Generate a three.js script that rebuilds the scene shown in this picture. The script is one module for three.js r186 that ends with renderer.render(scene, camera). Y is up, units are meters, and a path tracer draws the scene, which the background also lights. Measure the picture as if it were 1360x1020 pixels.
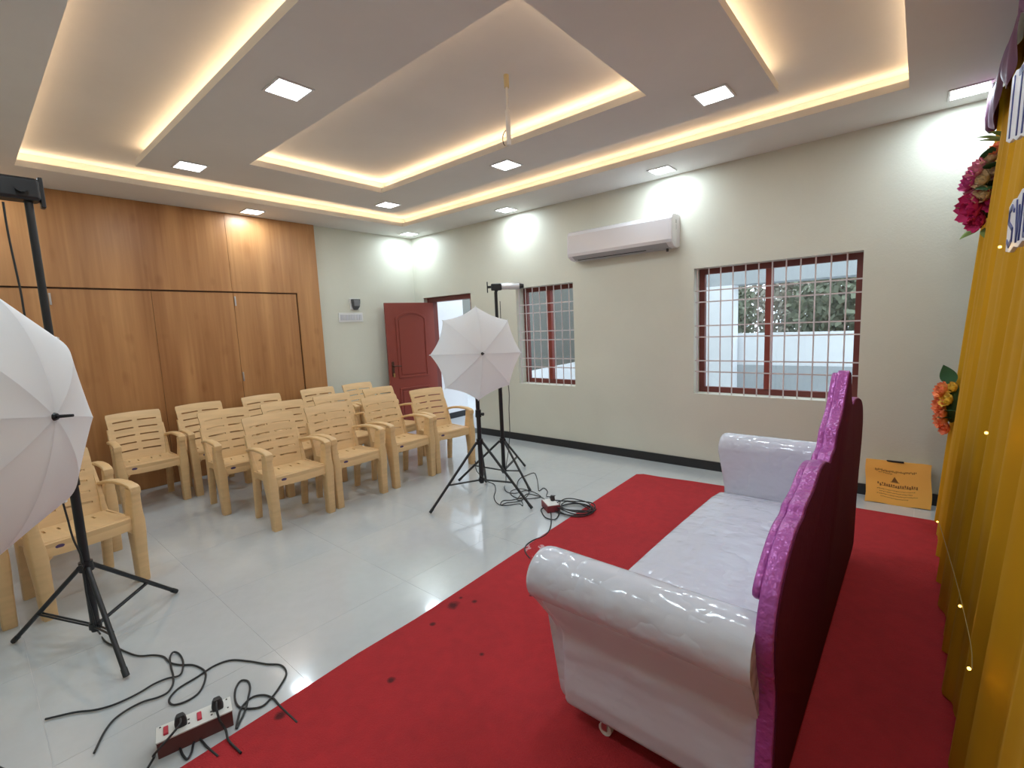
import * as THREE from 'three';
import { RoundedBoxGeometry } from 'three/addons/geometries/RoundedBoxGeometry.js';
import { mergeGeometries, mergeVertices, toCreasedNormals } from 'three/addons/utils/BufferGeometryUtils.js';
import { RectAreaLightUniformsLib } from 'three/addons/lights/RectAreaLightUniformsLib.js';

// ------------------------------------------------------------------ camera, sky, exposure
RectAreaLightUniformsLib.init();
const scene = new THREE.Scene();
const FPX = 631.33, CAM = new THREE.Vector3(6.1928, 1.55, 4.8959);
const camera = new THREE.PerspectiveCamera(2 * Math.atan(510 / FPX) * 180 / Math.PI, 1360 / 1020, 0.05, 200);
camera.position.copy(CAM);
camera.rotation.set(THREE.MathUtils.degToRad(-6.894), THREE.MathUtils.degToRad(40.748), THREE.MathUtils.degToRad(-2.442), 'YXZ');
camera.updateMatrixWorld(true);
scene.background = new THREE.Color(0.80, 0.90, 1.0);
scene.backgroundIntensity = 2.2;
const renderer = new THREE.WebGLRenderer({ antialias: true });
renderer.toneMapping = THREE.LinearToneMapping;
renderer.toneMappingExposure = 1.5;
renderer.shadowMap.enabled = true;
const PANEL_I = 44, COVE_I = 9.5, PANEL_C = new THREE.Color(0.77, 0.91, 1.0), COVE_C = new THREE.Color(1.0, 0.71, 0.45);

// ------------------------------------------------------------------ helpers
let seed = 7;
const rnd = () => { seed = (seed * 1664525 + 1013904223) >>> 0; return seed / 4294967296; };
const V = (x, y, z) => new THREE.Vector3(x, y, z);
function rayPoint(u, v, axis, val) {            // photo pixel -> point on a plane x, y or z = val
  const d = V((u - 680) / FPX, -(v - 510) / FPX, -1).applyQuaternion(camera.quaternion);
  const t = (val - CAM.getComponent(axis)) / d.getComponent(axis);
  return CAM.clone().addScaledVector(d, t);
}
const onFloor = (u, v, y = 0) => rayPoint(u, v, 1, y);
const taken = {};
function numbered(name) { const k = taken[name] || 0; taken[name] = k + 1; return k ? name + '_' + String(k).padStart(3, '0') : name; }
function fin(m) { m.castShadow = true; m.receiveShadow = true; return m; }
function mesh(name, geo, mat, parent) { const m = fin(new THREE.Mesh(geo, mat)); m.name = name; if (parent) parent.add(m); return m; }
function thing(name, label, category, pos = [0, 0, 0], turn = 0, group) {
  const o = new THREE.Group(); o.name = numbered(name); scene.add(o);
  o.position.set(...pos); o.rotation.y = turn; o.userData = { label, category };
  if (group) o.userData.group = group; return o;
}
function single(name, geo, mat, label, category, group) {
  const m = mesh(numbered(name), geo, mat, scene); m.userData = { label, category }; if (group) m.userData.group = group; return m;
}
function struct(name, label, category) { const o = new THREE.Group(); o.name = name; o.userData = { kind: 'structure', label, category }; scene.add(o); return o; }
function structMesh(name, geo, mat, label, category) { const m = mesh(name, geo, mat, scene); m.userData = { kind: 'structure', label, category }; return m; }
function boxUV(g) {                                // uv in metres from the dominant normal
  g = g.index ? g.toNonIndexed() : g; const p = g.attributes.position, n = g.attributes.normal, uv = new Float32Array(p.count * 2);
  for (let f = 0; f < p.count; f += 3) {
    const sum = k => Math.abs(n.array[3 * f + k] + n.array[3 * f + 3 + k] + n.array[3 * f + 6 + k]), ax = sum(0), ay = sum(1), az = sum(2);
    for (let i = f; i < f + 3; i++) {
      if (ay >= ax && ay >= az) { uv[2 * i] = p.getX(i); uv[2 * i + 1] = p.getZ(i); }
      else if (ax >= az) { uv[2 * i] = p.getZ(i); uv[2 * i + 1] = p.getY(i); }
      else { uv[2 * i] = p.getX(i); uv[2 * i + 1] = p.getY(i); }
    }
  }
  g.setAttribute('uv', new THREE.BufferAttribute(uv, 2)); return g;
}
function bx(x0, x1, y0, y1, z0, z1) { const g = new THREE.BoxGeometry(x1 - x0, y1 - y0, z1 - z0); g.translate((x0 + x1) / 2, (y0 + y1) / 2, (z0 + z1) / 2); return boxUV(g); }
function rbx(x0, x1, y0, y1, z0, z1, r = 0.005, s = 2) { const g = new RoundedBoxGeometry(x1 - x0, y1 - y0, z1 - z0, s, Math.min(r, (x1 - x0) / 2.01, (y1 - y0) / 2.01, (z1 - z0) / 2.01)); g.translate((x0 + x1) / 2, (y0 + y1) / 2, (z0 + z1) / 2); return boxUV(g); }
function clean(g) { g = g.index ? g.toNonIndexed() : g.clone(); for (const k of Object.keys(g.attributes)) if (!['position', 'normal', 'uv'].includes(k)) g.deleteAttribute(k); if (!g.attributes.uv) g.setAttribute('uv', new THREE.BufferAttribute(new Float32Array(g.attributes.position.count * 2), 2)); return g; }
const merge = list => mergeGeometries(list.map(clean));
function tube(pts, r, seg = 0, rad = 8, closed = false) { const c = new THREE.CatmullRomCurve3(pts.map(p => p.isVector3 ? p : V(...p)), closed, 'centripetal'); return new THREE.TubeGeometry(c, seg || pts.length * 8, r, rad, closed); }
function rod(a, b, r, r2 = r, n = 12) {            // straight capped rod
  a = a.isVector3 ? a : V(...a); b = b.isVector3 ? b : V(...b);
  const g = new THREE.CylinderGeometry(r2, r, a.distanceTo(b), n); const d = b.clone().sub(a).normalize();
  g.applyQuaternion(new THREE.Quaternion().setFromUnitVectors(V(0, 1, 0), d)); g.translate((a.x + b.x) / 2, (a.y + b.y) / 2, (a.z + b.z) / 2); return g;
}
function loft(rings, crease = 0.7) {               // rings of equal length, capped
  const pos = [], n = rings[0].length; const tri = (a, b, c) => pos.push(a.x, a.y, a.z, b.x, b.y, b.z, c.x, c.y, c.z);
  for (let k = 0; k + 1 < rings.length; k++) for (let i = 0; i < n; i++) { const j = (i + 1) % n, A = rings[k][i], B = rings[k][j], C = rings[k + 1][j], D = rings[k + 1][i]; tri(A, B, C); tri(A, C, D); }
  for (const [r, s] of [[rings[0], -1], [rings[rings.length - 1], 1]]) { const c = r.reduce((a, p) => a.add(p), V(0, 0, 0)).multiplyScalar(1 / n); for (let i = 0; i < n; i++) { const j = (i + 1) % n; s > 0 ? tri(c, r[i], r[j]) : tri(c, r[j], r[i]); } }
  let g = new THREE.BufferGeometry(); g.setAttribute('position', new THREE.Float32BufferAttribute(pos, 3));
  g = mergeVertices(g, 1e-5);
  // outward check
  g.computeBoundingBox(); let vol = 0; const P = g.attributes.position, I = g.index; const a = V(), b = V(), c = V();
  for (let i = 0; i < I.count; i += 3) { a.fromBufferAttribute(P, I.getX(i)); b.fromBufferAttribute(P, I.getX(i + 1)); c.fromBufferAttribute(P, I.getX(i + 2)); vol += a.dot(b.cross(c)); }
  if (vol < 0) for (let i = 0; i < I.count; i += 3) { const t = I.getX(i + 1); I.setX(i + 1, I.getX(i + 2)); I.setX(i + 2, t); }
  return boxUV(toCreasedNormals(g, crease));
}
function ringAt(c, A, B, a, b, n = 16, pw = 4) {   // superellipse ring round c, half sizes a along A and b along B
  const out = []; for (let i = 0; i < n; i++) { const t = i / n * 2 * Math.PI, cs = Math.cos(t), sn = Math.sin(t); const x = Math.sign(cs) * Math.pow(Math.abs(cs), 2 / pw), y = Math.sign(sn) * Math.pow(Math.abs(sn), 2 / pw); out.push(c.clone().addScaledVector(A, a * x).addScaledVector(B, b * y)); } return out;
}
function gridSlab(us, vs, hole, S, th, crease = 0.6) {   // curved slab with rectangular holes; S(u,v) -> [top point, normal]
  const pos = []; const q = (a, b, c, d) => pos.push(...a, ...b, ...c, ...a, ...c, ...d);
  const T = us.map(u => vs.map(v => { const [p, n] = S(u, v); return [p.toArray(), p.clone().addScaledVector(n, -th).toArray()]; }));
  const NI = us.length - 1, NJ = vs.length - 1; const solid = (i, j) => i >= 0 && j >= 0 && i < NI && j < NJ && !hole(i, j);
  for (let i = 0; i < NI; i++) for (let j = 0; j < NJ; j++) {
    if (!solid(i, j)) continue; const a = T[i][j], b = T[i + 1][j], c = T[i + 1][j + 1], d = T[i][j + 1];
    q(a[0], b[0], c[0], d[0]); q(d[1], c[1], b[1], a[1]);
    if (!solid(i, j - 1)) q(a[1], b[1], b[0], a[0]); if (!solid(i + 1, j)) q(b[1], c[1], c[0], b[0]);
    if (!solid(i, j + 1)) q(c[1], d[1], d[0], c[0]); if (!solid(i - 1, j)) q(d[1], a[1], a[0], d[0]);
  }
  let g = new THREE.BufferGeometry(); g.setAttribute('position', new THREE.Float32BufferAttribute(pos, 3));
  return boxUV(toCreasedNormals(mergeVertices(g, 1e-5), crease));
}
function surface(nu, nv, S, crease = 1.2) {        // open sheet
  const pos = [], uv = [], idx = []; for (let i = 0; i <= nu; i++) for (let j = 0; j <= nv; j++) { const p = S(i / nu, j / nv); pos.push(p.x, p.y, p.z); uv.push(i / nu, j / nv); }
  for (let i = 0; i < nu; i++) for (let j = 0; j < nv; j++) { const a = i * (nv + 1) + j, b = a + nv + 1; idx.push(a, b, b + 1, a, b + 1, a + 1); }
  const g = new THREE.BufferGeometry(); g.setAttribute('position', new THREE.Float32BufferAttribute(pos, 3)); g.setAttribute('uv', new THREE.Float32BufferAttribute(uv, 2)); g.setIndex(idx); g.computeVertexNormals(); return g;
}
function extrude(pts, depth, bevel = 0, holes = []) {
  const mk = a => a.map(p => new THREE.Vector2(p[0], p[1])); const s = new THREE.Shape(mk(pts)); for (const h of holes) s.holes.push(new THREE.Path(mk(h)));
  return new THREE.ExtrudeGeometry(s, { depth: depth - 2 * bevel, bevelEnabled: bevel > 0, bevelThickness: bevel, bevelSize: bevel, bevelOffset: -bevel, bevelSegments: 2, curveSegments: 6 }).translate(0, 0, bevel);
}
const rectPts = (x0, x1, y0, y1) => [[x0, y0], [x1, y0], [x1, y1], [x0, y1]];

// ------------------------------------------------------------------ textures
function hash(i, j, s) { let h = (i * 374761393 + j * 668265263 + s * 2147483647) | 0; h = Math.imul(h ^ (h >>> 13), 1274126177); h ^= h >>> 16; return (h >>> 0) / 4294967296; }
function vnoise(x, y, px, py, s) { const xi = Math.floor(x), yi = Math.floor(y), fx = x - xi, fy = y - yi, sx = fx * fx * (3 - 2 * fx), sy = fy * fy * (3 - 2 * fy); const m = (a, p) => ((a % p) + p) % p; const h = (a, b) => hash(m(a, px), m(b, py), s); return (h(xi, yi) * (1 - sx) + h(xi + 1, yi) * sx) * (1 - sy) + (h(xi, yi + 1) * (1 - sx) + h(xi + 1, yi + 1) * sx) * sy; }
function fbm(u, v, px, py, oct, s) { let a = 0, w = 0.5, t = 0; for (let o = 0; o < oct; o++) { a += w * vnoise(u * px, v * py, px, py, s + o); t += w; w *= 0.5; px *= 2; py *= 2; } return a / t; }
function dataTex(w, h, fn, metres, srgb = true) {
  const d = new Uint8Array(w * h * 4); for (let j = 0; j < h; j++) for (let i = 0; i < w; i++) { const c = fn(i / w, j / h); const k = (j * w + i) * 4; for (let m = 0; m < 3; m++) d[k + m] = Math.max(0, Math.min(255, c[m] * 255)); d[k + 3] = 255; }
  const t = new THREE.DataTexture(d, w, h); t.magFilter = THREE.LinearFilter; t.minFilter = THREE.LinearMipmapLinearFilter; t.generateMipmaps = true; t.wrapS = t.wrapT = THREE.RepeatWrapping; if (srgb) t.colorSpace = THREE.SRGBColorSpace;
  if (metres) t.repeat.set(1 / metres[0], 1 / metres[1]); t.needsUpdate = true; return t;
}
const grey = v => [v, v, v];
const mix3 = (a, b, t) => [a[0] + (b[0] - a[0]) * t, a[1] + (b[1] - a[1]) * t, a[2] + (b[2] - a[2]) * t];
const woodTex = dataTex(1024, 1024, (u, v) => {
  const strip = vnoise(u * 18, v * 2, 18, 2, 3), g1 = fbm(u, v, 90, 3, 3, 11), g2 = fbm(u, v, 24, 2, 4, 23), kn = fbm(u, v, 20, 10, 2, 31);
  let t = 0.42 * strip + 0.3 * g2 + 0.28 * g1; t += 0.25 * Math.max(0, kn - 0.72) * 3;
  return mix3([0.79, 0.585, 0.38], [0.60, 0.395, 0.225], Math.min(1, Math.max(0, (t - 0.2) * 1.5)));
}, [2.0, 2.0]);
const floorTex = dataTex(512, 512, (u, v) => { const a = fbm(u, v, 3, 3, 5, 41), b = fbm(u, v, 40, 40, 2, 47); const k = 0.80 + 0.05 * (a - 0.5) + 0.015 * (b - 0.5); return [k * 0.985, k, k * 1.0]; }, [1.6, 1.6]);
const paintBump = dataTex(512, 512, (u, v) => grey(fbm(u, v, 60, 60, 3, 53)), [0.6, 0.6], false);
const plasterTex = dataTex(512, 512, (u, v) => { const k = 0.97 + 0.05 * (fbm(u, v, 4, 4, 5, 61) - 0.5); return [k, k, k]; }, [2.2, 2.2]);
const carpetBump = dataTex(512, 512, (u, v) => grey(fbm(u, v, 128, 128, 2, 71)), [0.4, 0.4], false);
const wrinkleBump = dataTex(512, 512, (u, v) => { const a = fbm(u, v, 6, 10, 3, 83), b = Math.abs(fbm(u, v, 7, 5, 3, 89) - 0.5); return grey(0.55 * a + 0.9 * Math.min(b, 0.25)); }, [0.7, 0.7], false);
const foilBump = dataTex(512, 512, (u, v) => grey(fbm(u, v, 26, 26, 3, 97)), [0.5, 0.5], false);
const clothBump = dataTex(256, 256, (u, v) => grey(0.5 + 0.25 * Math.sin(u * 2 * Math.PI * 64) + 0.25 * Math.sin(v * 2 * Math.PI * 64)), [0.12, 0.12], false);
const plasticTex = dataTex(512, 512, (u, v) => { const k = 0.95 + 0.08 * (fbm(u, v, 4, 30, 4, 101) - 0.5); return [k, k * (0.99 + 0.02 * k), k]; }, [0.6, 0.6]);

// ------------------------------------------------------------------ materials
const std = (o) => new THREE.MeshStandardMaterial(o), phys = (o) => new THREE.MeshPhysicalMaterial(o);
const lin = (r, g, b) => new THREE.Color().setRGB(r, g, b);
const M = {
  wall: std({ color: lin(0.72, 0.72, 0.62), map: plasterTex, roughness: 0.55, bumpMap: paintBump, bumpScale: 0.0006 }),
  ceil: std({ color: lin(0.78, 0.77, 0.75), map: plasterTex, roughness: 0.8 }),
  tile: phys({ color: lin(0.92, 0.94, 0.96), map: floorTex, roughness: 0.16, clearcoat: 0.6, clearcoatRoughness: 0.05 }),
  grout: std({ color: lin(0.62, 0.62, 0.61), roughness: 0.6 }),
  wood: std({ color: lin(1, 1, 1), map: woodTex, roughness: 0.38 }),
  groove: std({ color: lin(0.10, 0.055, 0.03), roughness: 0.8 }),
  skirt: std({ color: lin(0.018, 0.018, 0.02), roughness: 0.3 }),
  brown: std({ color: lin(0.26, 0.048, 0.032), roughness: 0.4 }),
  brownDark: std({ color: lin(0.17, 0.036, 0.028), roughness: 0.4 }),
  bar: std({ color: lin(0.66, 0.58, 0.58), roughness: 0.45 }),
  pane: phys({ color: lin(0.93, 0.96, 0.97), transmission: 1, thickness: 0, roughness: 0.03, ior: 1.5 }),
  white: std({ color: lin(0.78, 0.78, 0.78), roughness: 0.35 }),
  ac: phys({ color: lin(0.74, 0.72, 0.75), roughness: 0.3, clearcoat: 0.9, clearcoatRoughness: 0.06 }),
  acGrey: std({ color: lin(0.36, 0.36, 0.38), roughness: 0.4 }),
  black: std({ color: lin(0.012, 0.012, 0.014), roughness: 0.42 }),
  rubber: std({ color: lin(0.02, 0.021, 0.022), roughness: 0.5 }),
  brass: std({ color: lin(0.45, 0.30, 0.12), roughness: 0.35, metalness: 0.9 }),
  bronze: std({ color: lin(0.10, 0.05, 0.035), roughness: 0.35, metalness: 0.7 }),
  steel: std({ color: lin(0.55, 0.55, 0.56), roughness: 0.3, metalness: 1 }),
  chair: std({ color: lin(0.81, 0.525, 0.265), map: plasticTex, roughness: 0.42 }),
  sticker: std({ color: lin(0.10, 0.06, 0.14), roughness: 0.4 }),
  ledPanel: std({ color: lin(0.9, 0.9, 0.9), emissive: new THREE.Color(0.9, 0.97, 1.0), emissiveIntensity: 6, roughness: 0.5 }),
  ledStrip: std({ color: lin(0.9, 0.8, 0.6), emissive: new THREE.Color(1.0, 0.66, 0.33), emissiveIntensity: 3, roughness: 0.5 }),
  umb: phys({ color: lin(0.88, 0.90, 0.93), roughness: 0.95, transmission: 0.35, thickness: 0, side: THREE.DoubleSide }),
  umbRib: std({ color: lin(0.35, 0.35, 0.36), roughness: 0.4, metalness: 0.6 }),
  carpet: std({ color: lin(0.42, 0.020, 0.026), roughness: 0.95, bumpMap: carpetBump, bumpScale: 0.003 }),
  sofa: phys({ color: lin(0.62, 0.64, 0.71), roughness: 0.13, bumpMap: wrinkleBump, bumpScale: 0.014 }),
  sofaSide: phys({ color: lin(0.62, 0.64, 0.71), roughness: 0.5, bumpMap: wrinkleBump, bumpScale: 0.006 }),
  pink: phys({ color: lin(0.40, 0.085, 0.36), roughness: 0.32, metalness: 0.2, bumpMap: foilBump, bumpScale: 0.006 }),
  maroon: phys({ color: lin(0.10, 0.012, 0.045), roughness: 0.9, specularIntensity: 0.25, bumpMap: foilBump, bumpScale: 0.001 }),
  curtain: phys({ color: lin(0.60, 0.30, 0.008), roughness: 0.8, specularIntensity: 0.3, sheen: 0.2, sheenColor: lin(0.9, 0.6, 0.05), sheenRoughness: 0.5, bumpMap: clothBump, bumpScale: 0.0003, transmission: 0.12, thickness: 0, side: THREE.DoubleSide }),
  valance: phys({ color: lin(0.10, 0.02, 0.07), roughness: 0.6, sheen: 0.5, sheenColor: lin(0.3, 0.15, 0.35), sheenRoughness: 0.5, side: THREE.DoubleSide }),
  board: std({ color: lin(0.75, 0.75, 0.80), roughness: 0.5 }),
  blue: std({ color: lin(0.045, 0.06, 0.24), roughness: 0.4 }),
  concrete: std({ color: lin(0.42, 0.44, 0.46), roughness: 0.85, map: plasterTex }),
  exteriorWhite: std({ color: lin(0.86, 0.87, 0.90), roughness: 0.8, map: plasterTex }),
  shed: std({ color: lin(0.13, 0.135, 0.12), roughness: 0.85, map: plasterTex }),
  beige: std({ color: lin(0.62, 0.58, 0.44), roughness: 0.8, map: plasterTex }),
  leafDark: std({ color: lin(0.22, 0.24, 0.16), roughness: 0.8, side: THREE.DoubleSide }),
  leafDry: std({ color: lin(0.33, 0.30, 0.24), roughness: 0.8, side: THREE.DoubleSide }),
  bark: std({ color: lin(0.12, 0.09, 0.06), roughness: 0.9 }),
  stripWood: std({ color: lin(0.13, 0.035, 0.03), roughness: 0.5 }),
  socket: std({ color: lin(0.72, 0.72, 0.68), roughness: 0.4 }),
  redSwitch: std({ color: lin(0.55, 0.03, 0.06), roughness: 0.35 }),
  glow: std({ color: lin(1, 0.7, 0.2), emissive: new THREE.Color(1, 0.55, 0.08), emissiveIntensity: 6 }),
};

// ------------------------------------------------------------------ room shell
const XE = 6.78, ZS = 5.62, H = 2.99, HU = 3.13, WT = 0.23;
const DOOR = [0.212, 1.262, 2.053], WIN2 = [2.109, 3.001, 0.786, 2.046], WIN1 = [4.441, 5.813, 0.786, 2.046];
{
  const f = struct('floor', 'glossy pale grey vitrified tile floor', 'floor');
  mesh('grout_bed', bx(-WT, XE + WT, -0.15, -0.0015, -WT, ZS + WT), M.grout, f);
  const T = 0.8, gap = 0.0006, xs = [], zs = [];
  for (let x = 0.62 - T; x < XE; x += T) xs.push(x); for (let z = 4.04 - 6 * T; z < ZS; z += T) zs.push(z);
  for (const x of xs) for (const z of zs) {
    const a = Math.max(x, 0) + gap, b = Math.min(x + T, XE) - gap, c = Math.max(z, 0) + gap, d = Math.min(z + T, ZS) - gap; if (b - a < 0.02 || d - c < 0.02) continue;
    mesh('floor_tile', bx(a, b, -0.012, 0, c, d), M.tile, f);
  }
  mesh('door_threshold', bx(DOOR[0], DOOR[1], -0.012, 0.004, -WT, 0), M.skirt, f);
}
{
  const out = [[-WT, 0], [DOOR[0], 0], [DOOR[0], DOOR[2]], [DOOR[1], DOOR[2]], [DOOR[1], 0], [XE + WT, 0], [XE + WT, 3.35], [-WT, 3.35]];
  const g = extrude(out, WT, 0, [WIN2, WIN1].map(w => rectPts(...w))); g.translate(0, 0, -WT);
  structMesh('wall_north', boxUV(g), M.wall, 'cream painted wall with two grilled windows and the doorway', 'wall');
  structMesh('wall_west', bx(-WT, 0, 0, 3.35, 0, ZS + WT), M.wall, 'cream painted wall carrying the switch board', 'wall');
  structMesh('wall_south', bx(0, XE + WT, 0, 3.35, ZS, ZS + WT), M.wall, 'cream painted wall behind the camera', 'wall');
  structMesh('wall_east', bx(XE, XE + WT, 0, 3.35, 0, ZS), M.wall, 'cream painted wall behind the yellow backdrop', 'wall');
  structMesh('baseboard_north', merge([bx(DOOR[1], XE, 0, 0.094, 0, 0.012), bx(0, DOOR[0], 0, 0.094, 0, 0.012)]), M.skirt, 'black skirting tile along the window wall', 'baseboard');
  structMesh('baseboard_west', bx(0, 0.012, 0, 0.094, 0.012, 1.62), M.skirt, 'black skirting tile below the switch board', 'baseboard');
  structMesh('baseboard_east', bx(XE - 0.012, XE, 0, 0.094, 0.012, ZS), M.skirt, 'black skirting tile behind the backdrop', 'baseboard');
}
// ceiling with the two-step tray: opening, hanging ring, inner opening
const OP = [0.650, 6.065, 0.645, 4.411], RO = [1.2155, 5.4186, 1.2125, 3.749], RI = [1.854, 4.781, 1.809, 3.111];
const SL = 0.05, SET = 0.13;
{
  const c = struct('ceiling', 'white tray ceiling with a hanging panel ring and coves', 'ceiling');
  const flat = (o, h, y0, y1) => { const g = extrude(rectPts(o[0], o[1], -o[3], -o[2]), y1 - y0, 0, h ? [rectPts(h[0], h[1], -h[3], -h[2])] : []); g.rotateX(-Math.PI / 2); g.translate(0, y0, 0); return boxUV(g); };
  const grow = (r, d) => [r[0] - d, r[1] + d, r[2] - d, r[3] + d];
  const room = [0, XE, 0, ZS];
  mesh('soffit', flat(room, OP, H, H + SL), M.ceil, c);
  mesh('cove_side', flat(room, grow(OP, SET), H + SL, HU), M.ceil, c);
  mesh('upper_ceiling', flat(room, null, HU, HU + 0.12), M.ceil, c);
  const ring = mesh('ring_panel', flat(RO, RI, H, H + SL), M.ceil, c);
  mesh('ring_hanger', flat(grow(RO, -SET), grow(RI, SET), H + SL, HU), M.ceil, ring);
  // warm LED tape in the three coves, each tape a strip with an area light of the same size
  const tape = (r, dir, k) => {     // dir +1: recess lies outside r (tape outside), -1: tape inside
    const o = dir * 0.075, q = [r[0] - o, r[1] + o, r[2] - o, r[3] + o], y = H + SL + 0.012, w = 0.016;
    const sides = [[q[0], (q[2] + q[3]) / 2, 0, q[3] - q[2], dir, 0], [q[1], (q[2] + q[3]) / 2, 0, q[3] - q[2], -dir, 0], [(q[0] + q[1]) / 2, q[2], 1, q[1] - q[0], 0, dir], [(q[0] + q[1]) / 2, q[3], 1, q[1] - q[0], 0, -dir]];
    for (const [x, z, alongX, len, nx, nz] of sides) {
      const t = mesh('led_strip', alongX ? bx(x - len / 2, x + len / 2, y - 0.012, y - 0.004, z - w / 2, z + w / 2) : bx(x - w / 2, x + w / 2, y - 0.012, y - 0.004, z - len / 2, z + len / 2), M.ledStrip, c);
      const L = new THREE.RectAreaLight(COVE_C, COVE_I * k, len, w); L.name = 'led_strip_light';
      const d = V(nx * 0.35, 1, nz * 0.35).normalize(), X = alongX ? V(1, 0, 0) : V(0, 0, 1), Z = d.clone().negate(), Y = Z.clone().cross(X);
      L.quaternion.setFromRotationMatrix(new THREE.Matrix4().makeBasis(X, Y, Z)); L.position.set(x, y, z); scene.add(L);
    }
  };
  tape(OP, 1, 1); tape(RO, -1, 1); tape(RI, 1, 1.35);
}

// ------------------------------------------------------------------ windows
function windowUnit(name, w, label, mull, barX) {
  const g = struct(name, label, 'window'); const z1 = -0.16, z0 = -0.21, t = 0.055, [x0, x1, y0, y1] = w;
  mesh('window_frame', merge([bx(x0, x1, y0, y0 + t, z0, z1), bx(x0, x1, y1 - t, y1, z0, z1), bx(x0, x0 + t, y0 + t, y1 - t, z0, z1), bx(x1 - t, x1, y0 + t, y1 - t, z0, z1)]), M.brownDark, g);
  mesh('window_mullion', rbx(mull - 0.03, mull + 0.03, y0 + t, y1 - t, z0 + 0.005, z1 + 0.012, 0.004), M.brown, g);
  for (const [a, b] of [[x0 + t, mull - 0.03], [mull + 0.03, x1 - t]]) {
    mesh('glass_pane', bx(a, b, y0 + t, y1 - t, -0.19, -0.186), M.pane, g);
  }
  const gr = new THREE.Group(); gr.name = 'security_grille'; g.add(gr);
  for (const x of barX) mesh('grille_bar', rod([x, y0, -0.035], [x, y1, -0.035], 0.006, 0.006, 8), M.bar, gr);
  for (const y of [1.822, 1.712, 1.475, 1.362, 1.122, 1.010]) mesh('grille_rail', bx(x0, x1, y - 0.006, y + 0.006, -0.044, -0.038), M.bar, gr);
  return g;
}
windowUnit('window_1', WIN1, 'wide brown framed sliding window with pale steel grille beside the backdrop', 5.09, Array.from({ length: 12 }, (_, k) => 4.463 + 0.1127 * k));
windowUnit('window_2', WIN2, 'narrow brown framed window with pale steel grille beside the doorway', 2.53, Array.from({ length: 8 }, (_, k) => 2.131 + 0.1127 * k));

// ------------------------------------------------------------------ door
{
  const d = struct('door_1', 'reddish brown panelled door standing open into the room', 'door');
  const t = 0.085, z0 = -0.20, z1 = -0.07;
  mesh('door_frame', merge([bx(DOOR[0], DOOR[0] + t, 0, DOOR[2], z0, z1), bx(DOOR[1] - t, DOOR[1], 0, DOOR[2], z0, z1), bx(DOOR[0] + t, DOOR[1] - t, DOOR[2] - 0.07, DOOR[2], z0, z1)]), M.brownDark, d);
  const leaf = new THREE.Group(); leaf.name = 'door_leaf'; d.add(leaf); leaf.position.set(DOOR[0] + t + 0.035, 0.01, -0.075); leaf.rotation.y = -THREE.MathUtils.degToRad(103);
  // local: x along the leaf from hinge, z thickness; the face seen from the room looks to local -z
  const W = 0.80, HH = 1.965, zf = -0.018;
  mesh('leaf_slab', rbx(0, W, 0, HH, -0.018, 0.018, 0.004), M.brown, leaf);
  const arch = (x0, x1, y0, y1, rise) => { const p = [[x0, y0], [x1, y0], [x1, y1 - rise]]; for (let k = 1; k < 12; k++) { const a = k / 12; p.push([x1 + (x0 - x1) * a, y1 - rise + rise * Math.pow(Math.sin(Math.PI * a), 0.7)]); } p.push([x0, y1 - rise]); return p; };
  for (const [y0, y1, rise] of [[0.83, 1.83, 0.09], [0.13, 0.68, 0.0001]]) {
    const sh = k => arch(0.15 + k, 0.65 - k, y0 + k, y1 - k, Math.max(rise - k * 0.3, 0.0001));
    const mo = extrude(sh(0), 0.016, 0.003, [sh(0.028)]); mo.translate(0, 0, zf - 0.012);
    mesh('panel_moulding', boxUV(mo), M.brown, leaf);
    const pn = extrude(sh(0.05), 0.010, 0.006); pn.translate(0, 0, zf - 0.008);
    mesh('raised_panel', boxUV(pn), M.brown, leaf);
  }
  const lock = mesh('lock_plate', rbx(W - 0.085, W - 0.045, 0.87, 1.09, zf - 0.008, zf, 0.006), M.bronze, leaf);
  mesh('lever_handle', merge([rod([W - 0.065, 1.02, zf], [W - 0.065, 1.02, zf - 0.05], 0.011), tube([[W - 0.065, 1.02, zf - 0.05], [W - 0.11, 1.025, zf - 0.055], [W - 0.18, 1.015, zf - 0.052]], 0.009)]), M.bronze, lock);
  mesh('key', merge([rod([W - 0.065, 0.91, zf], [W - 0.065, 0.91, zf - 0.03], 0.004), rbx(W - 0.077, W - 0.053, 0.855, 0.915, zf - 0.034, zf - 0.029, 0.002)]), M.brass, lock);
}

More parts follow.
